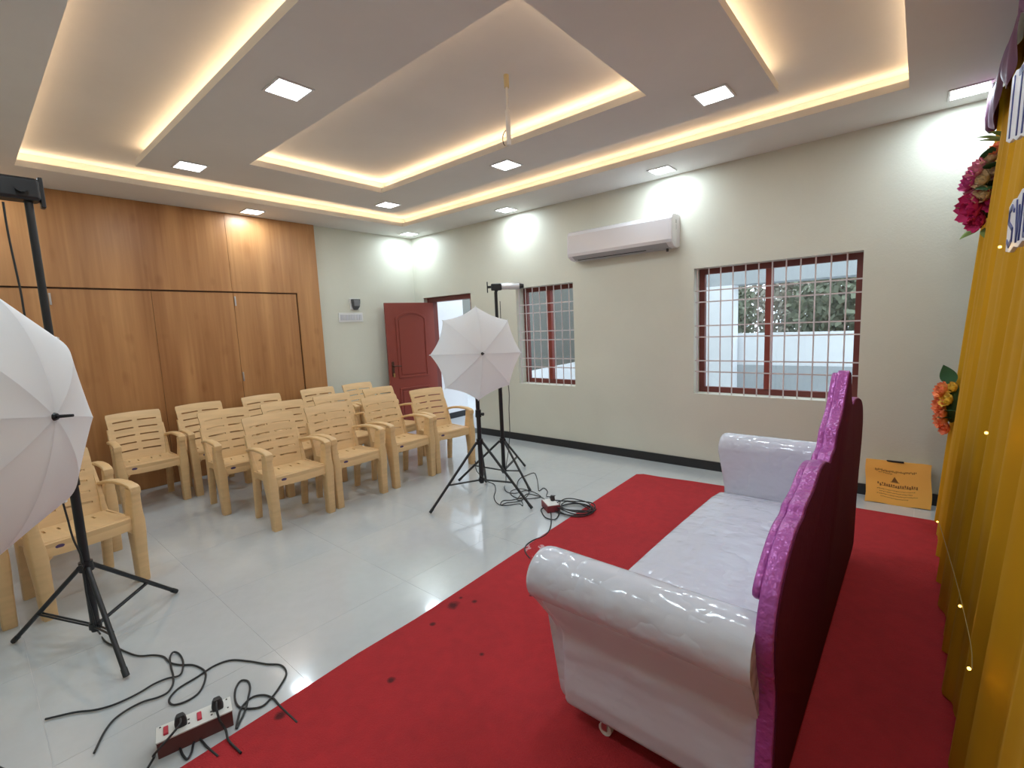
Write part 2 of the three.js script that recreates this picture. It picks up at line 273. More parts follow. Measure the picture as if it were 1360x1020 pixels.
// ------------------------------------------------------------------ wood panelling with folding doors on the west wall
{
  const p = thing('wood_panelling', 'honey oak laminate panelling with four tall flush doors behind the chairs', 'panelling');
  const xf = 0.036, zr = 1.627, zl = ZS;
  mesh('backing_board', bx(0.001, 0.012, 0, H, zr + 0.004, zl), M.groove, p);
  const L = extrude([[-1.93, 0], [-zr, 0], [-zr, H - 0.002], [-2.700, H - 0.002], [-2.700, 2.096], [-1.93, 2.096]], xf - 0.012, 0.0015); L.rotateY(Math.PI / 2); L.translate(0.012, 0, 0);
  mesh('top_panel', boxUV(L), M.wood, p);
  for (const [a, b] of [[2.702, 4.28], [4.282, zl]]) mesh('top_panel', rbx(0.012, xf, 2.096, H - 0.002, a, b, 0.0015, 1), M.wood, p);
  const ds = [1.944, 2.693, 3.485, 4.277, 5.069, zl];
  for (let k = 0; k + 1 < ds.length; k++) {
    const dr = mesh('panel_door', rbx(0.012, xf - 0.008, 0.003, 2.080, ds[k] + 0.0015, ds[k + 1] - 0.0015, 0.0015, 1), M.wood, p);
    if (k === 0 || k === 2) for (const y of [1.985, 1.09]) mesh('flush_handle', rbx(xf - 0.008, xf + 0.004, y - 0.055, y + 0.055, ds[k + 1] - 0.022, ds[k + 1] - 0.006, 0.003), M.steel, dr);
  }
}

// ------------------------------------------------------------------ ceiling lights
function panelLight(x, z, label) {
  const t = thing('ceiling_light', label, 'ceiling light', [x, H, z], 0, 'square LED ceiling panels');
  mesh('light_rim', extrudeRim(0.108, 0.094, 0.008), M.white, t);
  const d = mesh('light_diffuser', rbx(-0.095, 0.095, -0.006, -0.001, -0.095, 0.095, 0.002), M.ledPanel, t);
  const L = new THREE.RectAreaLight(PANEL_C, PANEL_I, 0.19, 0.19); L.name = 'ceiling_light_glow'; L.position.set(x, H - 0.009, z); L.rotation.x = -Math.PI / 2; scene.add(L);
}
function extrudeRim(a, b, h) { const g = extrude(rectPts(-a, a, -a, a), h, 0.002, [rectPts(-b, b, -b, b)]); g.rotateX(Math.PI / 2); return boxUV(g); }
for (const [x, z, l] of [
  [1.50, 1.49, 'square white LED panel at the ring corner by the switch board corner of the room'],
  [3.30, 1.49, 'square white LED panel on the ceiling ring beside the fan rod'],
  [5.10, 1.49, 'square white LED panel at the ring corner towards the yellow backdrop'],
  [1.50, 3.44, 'square white LED panel at the ring corner before the wood panelling'],
  [3.30, 3.44, 'square white LED panel midway on the ring side away from the windows'],
  [5.10, 3.44, 'square white LED panel at the ring corner above the sofa'],
  [0.28, 2.48, 'square white LED panel on the outer soffit against the wood panelling'],
  [0.31, 0.28, 'square white LED panel on the outer soffit in the room corner above the door'],
  [2.215, 0.25, 'square white LED panel on the outer soffit above the narrow window'],
  [4.22, 0.25, 'square white LED panel on the outer soffit above the air conditioner'],
  [6.37, 0.28, 'square white LED panel on the outer soffit beside the purple valance'],
  [6.34, 2.48, 'square white LED panel on the outer soffit above the lettered drapes'],
  [6.34, 4.78, 'square white LED panel on the outer soffit at the end of the backdrop'],
  [0.30, 4.78, 'square white LED panel on the outer soffit at the far end of the panelling'],
  [2.25, 4.78, 'square white LED panel on the outer soffit above the foreground chairs'],
  [4.22, 4.78, 'square white LED panel on the outer soffit opposite the air conditioner'],
]) panelLight(x, z, l);
// ceiling fan down rod, fan not yet hung
{
  const t = thing('fan_rod', 'bare white fan down rod with a loose wire hanging from the tray ceiling', 'fan rod', [4.125, HU, 2.425]);
  mesh('rod', rod([0, 0, 0], [0, -0.30, 0], 0.0085), M.white, t);
  mesh('rod_sleeve', rod([0, -0.21, 0], [0, -0.42, 0], 0.017, 0.014, 16), M.white, t);
  mesh('ceiling_hook_cover', rod([0, 0, 0], [0, -0.075, 0], 0.016, 0.016, 16), std({ color: lin(0.62, 0.52, 0.30), roughness: 0.5 }), t);
  mesh('wire', tube([[-0.012, -0.33, 0.012], [-0.026, -0.36, 0.024], [-0.026, -0.41, 0.024], [-0.018, -0.425, 0.018]], 0.003), M.rubber, t);
}

// ------------------------------------------------------------------ air conditioner
{
  const x0 = 3.075, x1 = 4.300, y0 = 2.265, y1 = 2.59;
  const t = thing('air_conditioner', 'white wall mounted split air conditioner between the two windows', 'air conditioner', [0, 0, 0]);
  const prof = [[0, y0 + 0.02], [0.06, y0], [0.14, y0 + 0.008], [0.205, y0 + 0.045], [0.215, y0 + 0.075], [0.208, y1 - 0.05], [0.185, y1 - 0.015], [0.15, y1], [0, y1]];
  const g = extrude(prof.map(([z, y]) => [-z, y]), x1 - x0 - 0.05, 0.006); g.rotateY(Math.PI / 2); g.translate(x0 + 0.025, 0, 0);
  mesh('body', boxUV(g), M.ac, t);
  for (const s of [0, 1]) { const e = extrude(prof.map(([z, y]) => [-(z * 0.995), y + (y > 2.4 ? 0.003 : -0.002)]), 0.03, 0.008); e.rotateY(Math.PI / 2); e.translate(s ? x1 - 0.03 : x0, 0, 0); const cap = mesh('end_cap', boxUV(e), M.ac, t);
    if (s) { mesh('side_mark', merge([rbx(x1 - 0.002, x1 + 0.001, 2.50, 2.535, 0.09, 0.112, 0.001), rbx(x1 - 0.002, x1 + 0.001, 2.44, 2.49, 0.096, 0.104, 0.001)]), M.acGrey, cap); } }
  const fl = extrude([[-0.205, y0 + 0.043], [-0.142, y0 + 0.004], [-0.06, y0 - 0.006], [-0.06, y0 - 0.001], [-0.14, y0 + 0.012], [-0.203, y0 + 0.05]], x1 - x0 - 0.12, 0); fl.rotateY(Math.PI / 2); fl.translate(x0 + 0.06, 0, 0);
  mesh('air_flap', boxUV(fl), M.acGrey, t);
  mesh('louvre_slot', bx(x0 + 0.1, x1 - 0.3, y0 + 0.002, y0 + 0.0075, 0.127, 0.150), M.black, t);
  mesh('drain_spout', rod([x1 - 0.09, y0 + 0.01, 0.1], [x1 - 0.09, y0 - 0.03, 0.1], 0.012), M.black, t);
}

// ------------------------------------------------------------------ switch board and bell unit on the west wall
{
  const t = thing('switch_board', 'long white modular switch board below the dark bell unit', 'switch board', [0, 1.775, 1.17]);
  mesh('cover_plate', rbx(0.001, 0.012, -0.065, 0.065, -0.19, 0.19, 0.004), M.white, t);
  for (let k = 0; k < 8; k++) mesh(k === 3 ? 'socket_outlet' : 'rocker_switch', rbx(0.012, 0.018, -0.038, 0.038, -0.168 + k * 0.0425, -0.168 + k * 0.0425 + 0.038, 0.002), std({ color: lin(0.62 - 0.03 * (k % 2), 0.62 - 0.03 * (k % 2), 0.64), roughness: 0.35 }), t);
  const b = thing('bell_unit', 'small dark grey hooded call bell mounted above the switch board', 'bell', [0, 1.955, 1.10]);
  mesh('mounting_block', rbx(0.001, 0.02, -0.07, 0.085, -0.072, 0.072, 0.004), M.white, b);
  const cas = mesh('casing', loft([[-0.075, 0.03, 0.02], [-0.03, 0.055, 0.045], [0.03, 0.062, 0.055], [0.075, 0.064, 0.058]].map(([y, a, d]) => ringAt(V(0.02 + d / 2, y, 0), V(0, 0, 1), V(1, 0, 0), a, d / 2, 16, 5))), std({ color: lin(0.07, 0.07, 0.075), roughness: 0.4 }), b);
  mesh('face_plate', rbx(0.07, 0.082, -0.025, 0.06, -0.045, 0.045, 0.006), std({ color: lin(0.20, 0.20, 0.21), roughness: 0.3 }), cas);
}

// ------------------------------------------------------------------ plastic armchairs
function makeChair() {
  const t = new THREE.Group(); const X = V(1, 0, 0), Y = V(0, 1, 0), Z = V(0, 0, 1);
  // seat
  const us = [-1, -0.94, -0.62, -0.56, -0.28, -0.22, 0.22, 0.28, 0.56, 0.62, 0.94, 1], vs = [0, 0.04, 0.2, 0.32, 0.6, 0.85, 0.94, 0.98, 1];
  mesh('seat', gridSlab(us, vs, (i, j) => j === 2 && [2, 4, 6, 8].includes(i), (u, v) => {
    const hw = 0.2 + 0.032 * v; let y = 0.418 + 0.022 * v - 0.014 * Math.sin(Math.PI * v) + 0.01 * u * u; if (v > 0.93) y -= 0.35 * (v - 0.93) * (v - 0.93) / 0.07 * 3;
    return [V(-0.205 + 0.435 * v, y, -u * hw), V(0, 1, 0)];
  }, 0.016), M.chair, t);
  // backrest with five rows of two slots
  const Lb = 0.478, rows = [0.082, 0.156, 0.230, 0.304, 0.378], sl = 0.013; const tv = [0, 0.03];
  for (const r of rows.slice().reverse()) { tv.push(1 - (r + sl) / Lb, 1 - r / Lb); } tv.push(1 - 0.05 / Lb, 1 - 0.02 / Lb, 1 - 0.005 / Lb, 1);
  const bu = [-1, -0.95, -0.80, -0.6, -0.35, -0.09, 0, 0.09, 0.35, 0.6, 0.80, 0.95, 1];
  mesh('backrest', gridSlab(bu, tv, (i, j) => j >= 2 && j <= 11 && j % 2 === 0 && ((i >= 2 && i <= 4) || (i >= 7 && i <= 9)), (u, v) => {
    const hw = 0.204 + 0.018 * v - (v > 0.985 ? 0.006 : 0); const x = -0.178 - 0.162 * v + 0.022 * u * u - (v > 0.84 ? 0.5 * (v - 0.84) * (v - 0.84) : 0);
    return [V(x, 0.413 + 0.452 * v - 0.006 * u * u, -u * hw), V(0.94, 0.33, 0)];
  }, 0.016), M.chair, t);
  for (const s of [-1, 1]) {
    mesh('front_leg', loft([[0, 0.206, 0.232, 0.034, 0.030], [0.015, 0.206, 0.232, 0.037, 0.032], [0.2, 0.203, 0.235, 0.042, 0.034], [0.33, 0.196, 0.238, 0.055, 0.037], [0.41, 0.186, 0.241, 0.064, 0.036], [0.47, 0.182, 0.243, 0.056, 0.031], [0.55, 0.186, 0.246, 0.047, 0.028], [0.615, 0.192, 0.246, 0.046, 0.028]].map(([y, x, z, a, b]) => ringAt(V(x, y, s * z), X, Z, a, b, 16, 6))), M.chair, t);
    mesh('rear_leg', loft([[0, -0.212, 0.204, 0.020, 0.026], [0.2, -0.192, 0.205, 0.024, 0.027], [0.37, -0.176, 0.207, 0.034, 0.026], [0.44, -0.190, 0.210, 0.030, 0.020], [0.52, -0.214, 0.214, 0.026, 0.015], [0.62, -0.250, 0.217, 0.022, 0.013], [0.72, -0.288, 0.217, 0.016, 0.010]].map(([y, x, z, a, b]) => ringAt(V(x, y, s * z), X, Z, a, b, 12, 5))), M.chair, t);
    mesh('armrest', loft([[0.238, 0.606, 0.246, 0.028], [0.234, 0.626, 0.246, 0.029], [0.214, 0.640, 0.246, 0.029], [0.13, 0.652, 0.246, 0.029], [0.0, 0.652, 0.243, 0.028], [-0.12, 0.638, 0.240, 0.025], [-0.20, 0.620, 0.230, 0.020], [-0.262, 0.606, 0.221, 0.014]].map(([x, y, z, b]) => ringAt(V(x, y - 0.012, s * z), Y, Z, 0.013, b, 14, 4))), M.chair, t);
    const sd = extrude([[-0.17, 0.30], [-0.155, 0.355], [-0.11, 0.372], [0.07, 0.372], [0.125, 0.35], [0.15, 0.30], [0.19, 0.30], [0.19, 0.432], [-0.19, 0.425], [-0.19, 0.30]], 0.014, 0.003); sd.translate(0, 0, -0.007);
    const q = mesh('side_apron', boxUV(sd), M.chair, t); q.position.z = s * 0.222;
  }
  const ap = extrude([[-0.212, 0.27], [-0.2, 0.33], [-0.17, 0.362], [-0.12, 0.374], [0.12, 0.374], [0.17, 0.362], [0.2, 0.33], [0.212, 0.27], [0.232, 0.27], [0.232, 0.432], [-0.232, 0.432], [-0.232, 0.27]], 0.014, 0.003); ap.rotateY(Math.PI / 2); ap.translate(0.208, 0, 0);
  mesh('front_apron', boxUV(ap), M.chair, t);
  const st = new THREE.CylinderGeometry(0.011, 0.011, 0.003, 18); st.scale(1, 1, 1.9); st.rotateZ(Math.PI / 2); st.translate(0.2228, 0.402, 0.145);
  const sk = mesh('logo_sticker', st, M.sticker, t); sk.userData.label = 'small dark oval logo sticker';
  return t;
}
const chairProto = makeChair();
const CH = [
  [2.115, 3.147, 0, 'tan plastic armchair at the front row end beside the open gap'],
  [2.085, 2.580, 0, 'tan plastic armchair second in the front row from the gap'],
  [2.070, 1.960, 0.01, 'tan plastic armchair third in the front row from the gap'],
  [2.085, 1.372, -0.15, 'tan plastic armchair at the front row end by the umbrella tripod and door'],
  [2.220, 4.535, 0.197, 'tan plastic armchair behind the tall black tripod stand, turned slightly'],
  [2.20, 5.120, 0.05, 'tan plastic armchair mostly hidden behind the near white umbrella'],
  [1.365, 3.262, 0, 'tan plastic armchair in the middle row beside the gap'],
  [1.400, 2.706, 0, 'tan plastic armchair second in the middle row from the gap'],
  [1.410, 2.150, 0, 'tan plastic armchair third in the middle row from the gap'],
  [1.370, 1.490, 0.05, 'tan plastic armchair at the middle row end by the open door'],
  [1.450, 4.520, 0.05, 'tan plastic armchair in the middle row behind the tripod chair'],
  [0.560, 3.810, 0, 'tan plastic armchair before the wood panelling with its whole front in the open gap'],
  [0.555, 3.235, 0, 'tan plastic armchair in the back row half hidden behind the middle row end chair'],
  [0.560, 2.585, 0, 'tan plastic armchair in the middle of the back row under the panel handle'],
  [0.570, 1.905, -0.05, 'tan plastic armchair in the back row at the edge of the wood panelling'],
  [0.620, 1.340, 0.0, 'tan plastic armchair in the back row against the cream wall by the door'],
];
CH.forEach(([x, z, a, label], i) => {
  const c = i ? chairProto.clone() : chairProto; c.name = numbered('plastic_armchair'); c.position.set(x, 0, z); c.rotation.y = a;
  c.userData = { label, category: 'chair', group: 'tan plastic armchairs in rows' }; scene.add(c);
});

// ------------------------------------------------------------------ red carpet
{
  const edge = []; const P = (x, z) => edge.push([x, -z]);
  const left = [[4.062, 0.545], [4.075, 0.9], [4.10, 1.5], [4.125, 2.1], [4.15, 2.6], [4.175, 3.1], [4.19, 3.45], [4.185, 3.8], [4.205, 4.2], [4.215, 4.6], [4.22, 5.2]];
  const far = [[6.60, 0.375], [6.2, 0.385], [5.6, 0.41], [5.0, 0.425], [4.6, 0.455], [4.3, 0.495], [4.12, 0.50]];
  for (const [x, z] of left) P(x, z); P(6.6, 5.2); for (const [x, z] of far) P(x, z);
  const g = extrude(edge, 0.006, 0.002); g.rotateX(-Math.PI / 2); g.translate(0, 0.0005, 0);
  const spots = [[603, 805, 0.03], [630, 800, 0.018], [612, 795, 0.012], [640, 870, 0.012], [705, 792, 0.01], [520, 905, 0.015], [372, 952, 0.02], [575, 830, 0.012], [990, 770, 0.01]].map(([u, v, r]) => { const p = onFloor(u, v); return [p.x, p.z, r]; });
  const fluff = [[712, 735], [718, 742], [724, 730], [700, 728]].map(([u, v]) => onFloor(u, v));
  const tex = dataTex(1024, 2048, (u, v) => {
    const x = 4.0 + u * 2.7, z = v * 5.3; const n = fbm(u, v, 60, 120, 3, 131), big = fbm(u, v, 5, 10, 4, 137); let k = 0.92 + 0.10 * (n - 0.5) + 0.10 * (big - 0.5); let c = [0.725 * k, 0.155 * k, 0.18 * k];
    for (const [a, b, r] of spots) { const d = Math.hypot(x - a, (z - b)) / r; if (d < 1.6) { const w = Math.max(0, Math.min(1, 1.4 - d + (n - 0.5) * 1.4)); c = mix3(c, [0.22, 0.04, 0.05], 0.8 * w); } }
    for (const f of fluff) { const d = Math.hypot(x - f.x, z - f.z); if (d < 0.07 && n > 0.53 + d * 2.2) c = mix3(c, [0.8, 0.74, 0.74], 0.75); }
    return c;
  });
  tex.repeat.set(1 / 2.7, 1 / 5.3); tex.offset.set(-4.0 / 2.7, 0);
  const mat = std({ color: lin(1, 1, 1), map: tex, roughness: 0.95, bumpMap: carpetBump, bumpScale: 0.0025 });
  single('red_carpet', boxUV(g), mat, 'red felt carpet spread under the sofa with dark spots along its edge', 'carpet');
}

// ------------------------------------------------------------------ sofa
{
  const s = thing('sofa', 'white plastic wrapped sofa with rolled arms and purple crown shaped back', 'sofa', [0, 0, 0]);
  const X0 = 5.15, XB = 5.895, YS = 0.335, ZN = 3.44, ZF = 1.47;
  mesh('base', rbx(X0 + 0.02, XB, 0.085, YS - 0.10, ZF - 0.05, ZN + 0.05, 0.02), M.sofaSide, s);
  // seat cushion: softly domed block
  mesh('seat_cushion', loft(Array.from({ length: 13 }, (_, k) => { const f = k / 12, z = ZF + (ZN - ZF) * f; const e = Math.min(1, 12 * Math.min(f, 1 - f) + 0.4); return ringAt(V((X0 + XB) / 2 - 0.005, YS - 0.075 + 0.012 * Math.sin(Math.PI * f), z), V(1, 0, 0), V(0, 1, 0), (XB - X0) / 2, 0.075 * Math.pow(e, 0.25) + 0.006 * Math.sin(Math.PI * f), 40, 9); }), 1.0), M.sofa, s);
  for (const [zc, sg] of [[3.55, 1], [1.365, -1]]) {
    // profile in (z, y): flared side and a roll on top, swept along x
    const prof = []; const yc = 0.628, r = 0.098, zo = zc - sg * 0.032;
    for (let k = 0; k <= 18; k++) { const a = Math.PI * (1.0 - k / 18 * 1.28); prof.push([zc + sg * r * Math.cos(a), yc + r * Math.sin(a)]); }       // inner side, top, outer underside
    const under = [[0.58, zc + sg * 0.072], [0.545, zc + sg * 0.056], [0.50, zc + sg * 0.030], [0.45, zc + sg * 0.002], [0.40, zo + sg * 0.010], [0.34, zo], [0.25, zo - sg * 0.004], [0.16, zo], [0.11, zo - sg * 0.006]];
    for (const [y, z] of under.slice(1)) prof.push([z, y]); prof.push([zo - sg * 0.03, 0.088]);
    const zi = zc - sg * r; prof.push([zi + sg * 0.012, 0.088], [zi, 0.12], [zi, 0.3], [zi, 0.5]);
    const rings = []; const cz = zc, cy = 0.50;
    for (const [f, sc] of [[0, 0.86], [0.004, 0.92], [0.014, 0.965], [0.03, 0.988], [0.06, 1], [0.25, 1], [0.5, 1], [0.75, 1], [1, 1]]) {
      rings.push(prof.map(([z, y]) => { const top = Math.min(1, Math.max(0, (y - 0.40) / 0.18)); const x = X0 + 0.035 - 0.05 * top * top * (3 - 2 * top) + (XB - X0 + 0.04) * f; return V(Math.min(x, XB), cy + (y - cy) * sc, cz + (z - cz) * sc); }));
    }
    const arm = mesh('arm', loft(rings, 1.0), M.sofa, s);
    // loose cover on the outer face with slack folds under the roll
    const zAt = y => { for (let k = 0; k + 1 < under.length; k++) if (y <= under[k][0] && y >= under[k + 1][0]) { const q = (under[k][0] - y) / (under[k][0] - under[k + 1][0]); return under[k][1] + (under[k + 1][1] - under[k][1]) * q; } return under[under.length - 1][1]; };
    const sk = surface(60, 44, (a, b) => {
      const x = X0 + 0.028 + (XB - X0 - 0.030) * a - 0.035 * Math.max(0, (b - 0.7) / 0.3) * (1 - a), y = 0.074 + (0.565 - 0.074) * b;
      const e = Math.sin(Math.PI * b) * (1 - Math.pow(2 * a - 1, 8)); const fold = 0.011 * Math.pow(Math.max(0, Math.sin(16 * b - 5.0 * a + 4.5 * a * a)), 1.5) * e * Math.pow(b, 0.8) + 0.006 * Math.max(0, Math.sin(9 * a + 6 * b)) * e;
      const round = a < 0.06 ? -0.05 * Math.pow(1 - a / 0.06, 2) : 0, hem = b < 0.06 ? -0.02 * Math.pow(1 - b / 0.06, 2) : 0;
      return V(x, y, zAt(y) + sg * (0.004 + fold + round + hem));
    });
    if (sg > 0) { const i = sk.index.array; for (let k = 0; k < i.length; k += 3) { const q = i[k + 1]; i[k + 1] = i[k + 2]; i[k + 2] = q; } sk.computeVertexNormals(); }
    mesh('side_cover', boxUV(sk), M.sofaSide, arm);
  }
  // back panel: crown outline, wrapped in pink foil on the edge, maroon cloth behind
  const strip = g => { const h = new THREE.BufferGeometry(); h.setAttribute('position', g.attributes.position); return h; };
  const smooth = p => new THREE.CatmullRomCurve3(p.map(([z, y]) => V(z, y, 0)), true, 'centripetal').getPoints(190).slice(0, -1).map(q => [q.x, q.y]);
  const lean = 0.02, out = [[3.538, 0.09], [3.54, 0.30], [3.545, 0.50], [3.585, 0.62], [3.60, 0.71], [3.565, 0.80], [3.48, 0.875], [3.36, 0.925], [3.25, 0.935], [3.23, 0.95], [3.10, 0.965], [2.95, 1.005], [2.83, 1.0], [2.70, 0.968], [2.66, 0.985], [2.57, 1.0], [2.52, 1.06], [2.46, 1.085], [2.36, 1.13], [2.27, 1.215], [2.21, 1.272], [2.16, 1.272], [2.10, 1.20], [2.03, 1.12], [1.95, 1.085], [1.83, 1.095], [1.62, 1.07], [1.44, 1.025], [1.34, 0.97], [1.27, 0.88], [1.255, 0.76], [1.29, 0.60], [1.32, 0.48], [1.32, 0.25], [1.322, 0.09], [1.36, 0.07], [1.7, 0.07], [2.4, 0.07], [3.1, 0.07], [3.5, 0.07]];
  const flat = (pts0, depth, bev, xback) => { const pts = smooth(pts0); const g = extrude(pts.map(([z, y]) => [-z, y]), depth, bev); g.rotateY(Math.PI / 2); g.translate(xback - depth, 0, 0); const p = g.attributes.position; for (let i = 0; i < p.count; i++) p.setX(i, p.getX(i) + lean * p.getY(i)); return boxUV(toCreasedNormals(mergeVertices(strip(g), 1e-5), 0.9)); };
  mesh('back_panel', flat(out, 0.046, 0.005, 5.925), M.pink, s);
  const shrink = (pts, d) => { const cx = 2.42, cy = 0.55; return pts.map(([z, y]) => [cx + (z - cx) * (1 - d / 1.1), cy + (y - cy) * (1 - d / 0.55)]); };
  mesh('back_cloth', flat(shrink(out, 0.006), 0.006, 0.001, 5.929), M.maroon, s);
  mesh('back_cushion', flat(shrink(out, 0.008).map(([z, y]) => { const k = y < 0.76 ? [1.46, 3.44] : [1.33, 3.56]; return [Math.min(k[1], Math.max(k[0], z)), Math.max(y, 0.33)]; }).filter((p, i, a) => i === 0 || Math.hypot(p[0] - a[i - 1][0], p[1] - a[i - 1][1]) > 0.004), 0.024, 0.006, 5.881), M.pink, s);
  for (const [x, z] of [[5.36, 3.47], [5.80, 3.40], [5.36, 1.47], [5.88, 2.10]]) {
    const c = new THREE.Group(); c.name = 'caster'; s.add(c); c.position.set(x, 0.0075, z);
    const w = new THREE.CylinderGeometry(0.026, 0.026, 0.02, 20); w.rotateX(Math.PI / 2); w.translate(0, 0.026, 0);
    mesh('wheel', w, M.socket, c); mesh('fork', merge([rbx(-0.012, 0.012, 0.024, 0.085, -0.016, -0.012, 0.001), rbx(-0.012, 0.012, 0.024, 0.085, 0.012, 0.016, 0.001), rod([0, 0.06, 0], [0, 0.10, 0], 0.014)]), M.steel, c);
  }
}

// ------------------------------------------------------------------ photo light stands
function lightStand(label, base, top, az, legR, hubY, braceY, colH) {
  const t = thing('light_stand', label, 'tripod stand', [base.x, 0, base.z], 0, 'black photo light stands');
  mesh('base_column', rod([0, braceY - 0.03, 0], [0, colH, 0], 0.0195, 0.0195, 16), M.black, t);
  mesh('upper_pole', rod([0, colH - 0.02, 0], [0, top, 0], 0.0165, 0.0155, 14), M.black, t);
  const col = mesh('clamp_collar', rod([0, colH - 0.03, 0], [0, colH + 0.035, 0], 0.027, 0.025, 16), M.black, t);
  mesh('clamp_knob', rod([0.02, colH, 0], [0.06, colH, 0], 0.009, 0.015, 10), M.black, col);
  const hub = mesh('leg_hub', rod([0, hubY - 0.02, 0], [0, hubY + 0.03, 0], 0.031, 0.029, 16), M.black, t);
  mesh('clamp_knob', rod([0.02, hubY + 0.02, 0.012], [0.055, hubY + 0.02, 0.03], 0.009, 0.014, 10), M.black, hub);
  mesh('lower_hub', rod([0, braceY - 0.015, 0], [0, braceY + 0.015, 0], 0.027, 0.027, 16), M.black, t);
  for (const deg of az) {
    const a = THREE.MathUtils.degToRad(deg), d = V(Math.cos(a), 0, Math.sin(a)), P = (r, y) => d.clone().multiplyScalar(r).setY(y);
    const leg = mesh('leg', rod(P(0.03, hubY), P(legR, 0.013), 0.0115, 0.0115, 10), M.black, t);
    mesh('rubber_foot', rod(P(legR - 0.028, 0.013 + 0.028 * hubY / legR), P(legR, 0.0135), 0.0135, 0.0135, 10), M.rubber, leg);
    const side = V(-d.z, 0, d.x).multiplyScalar(0.008), f = 0.62, e = P(0.03 + (legR - 0.03) * f, hubY - (hubY - 0.013) * f), o = P(0.024, braceY);
    mesh('brace', merge([rod(o.clone().add(side), e.clone().add(side), 0.005), rod(o.clone().sub(side), e.clone().sub(side), 0.005)]), M.black, t);
  }
  return t;
}
const B1 = V(3.262, 0, 1.967), B2 = V(3.024, 0, 1.4025), B3 = V(2.995, 0, 4.589), B4 = V(4.084, 0, 5.081);
lightStand('short black tripod stand holding the white umbrella near the door', B1, 1.36, [108, -10, -130], 0.505, 0.545, 0.20, 0.80);
lightStand('tall black tripod stand with a white tube lamp behind the umbrella', B2, 1.89, [-102, 17, 138], 0.465, 0.405, 0.10, 1.00);
lightStand('tall black tripod stand in front of the turned armchair', B3, 2.24, [-119, -4, 142], 0.465, 0.42, 0.10, 0.88);
lightStand('black tripod stand holding the umbrella nearest the long extension box', B4, 1.36, [60, 180, 300], 0.38, 0.42, 0.12, 0.80);

function umbrella(label, c, az, el, roll, r, dep) {
  const t = new THREE.Group(); t.name = numbered('photo_umbrella'); t.userData = { label, category: 'umbrella', group: 'white shoot-through umbrellas' }; scene.add(t);
  const a = V(Math.cos(el) * Math.sin(az), Math.sin(el), Math.cos(el) * Math.cos(az)), s = V(0, 1, 0).cross(a).normalize(), u = a.clone().cross(s);
  t.quaternion.setFromRotationMatrix(new THREE.Matrix4().makeBasis(s, u, a)); t.position.copy(c);
  const rib = (k, p) => { const th = roll + k * Math.PI / 4; return V(Math.cos(th) * r * Math.sin(p * 1.15) / Math.sin(1.15), Math.sin(th) * r * Math.sin(p * 1.15) / Math.sin(1.15), dep * (1 - Math.pow(p, 1.65))); };
  for (let k = 0; k < 8; k++) {
    const g = surface(10, 16, (x, p) => { const q = p * (1 - 0.10 * 4 * x * (1 - x)) * 0.995 + 0.005; return rib(k, q).lerp(rib(k + 1, q), x).add(V(0, 0, -0.003 * 4 * x * (1 - x) * Math.sin(Math.PI * p))); });
    mesh('canopy_panel', g, M.umb, t);
    mesh('rib', tube(Array.from({ length: 9 }, (_, i) => rib(k, 0.02 + 0.98 * i / 8).add(V(0, 0, -0.006))), 0.0022, 24, 6), M.umbRib, t);
    mesh('rib_tip', rod(rib(k, 0.985), rib(k, 1.02), 0.005, 0.004, 8), M.white, t);
  }
  mesh('shaft', rod([0, 0, dep - 0.01], [0, 0, -0.34], 0.004, 0.004, 8), M.steel, t);
  mesh('ferrule', merge([rod([0, 0, dep - 0.01], [0, 0, dep + 0.045], 0.0055, 0.004, 10), rod([0, 0, dep - 0.012], [0, 0, dep + 0.006], 0.016, 0.009, 14)]), M.black, t);
  return t;
}
const UC1 = V(3.478, 1.344, 2.163), UC2 = V(4.262, 1.352, 4.865);
umbrella('white shoot-through umbrella standing open in front of the doorway', UC1, 1.034, 0.039, -0.029, 0.378, 0.170);
umbrella('white shoot-through umbrella beside the tall stand with the black lamp', UC2, 2.453, 0.013, -0.158, 0.380, 0.167);
{ // umbrella brackets with a small lamp holder, one on each umbrella stand
  for (const [b, c, az, lab] of [[B1, UC1, 1.034, 'black umbrella bracket on the short stand by the door'], [B4, UC2, 2.453, 'black umbrella bracket on the stand beside the near umbrella']]) {
    const t = thing('umbrella_bracket', lab, 'bracket', [b.x, 1.36, b.z], az, 'umbrella brackets');
    mesh('bracket_body', rbx(-0.02, 0.02, -0.05, 0.03, -0.03, 0.03, 0.006), M.black, t);
    mesh('lamp_socket', rod([0, 0.075, -0.07], [0, 0.075, 0.04], 0.028, 0.032, 16), M.black, t);
    mesh('tilt_knob', rod([0.02, 0.0, 0], [0.05, 0, 0], 0.01, 0.016, 12), M.black, t);
  }
}
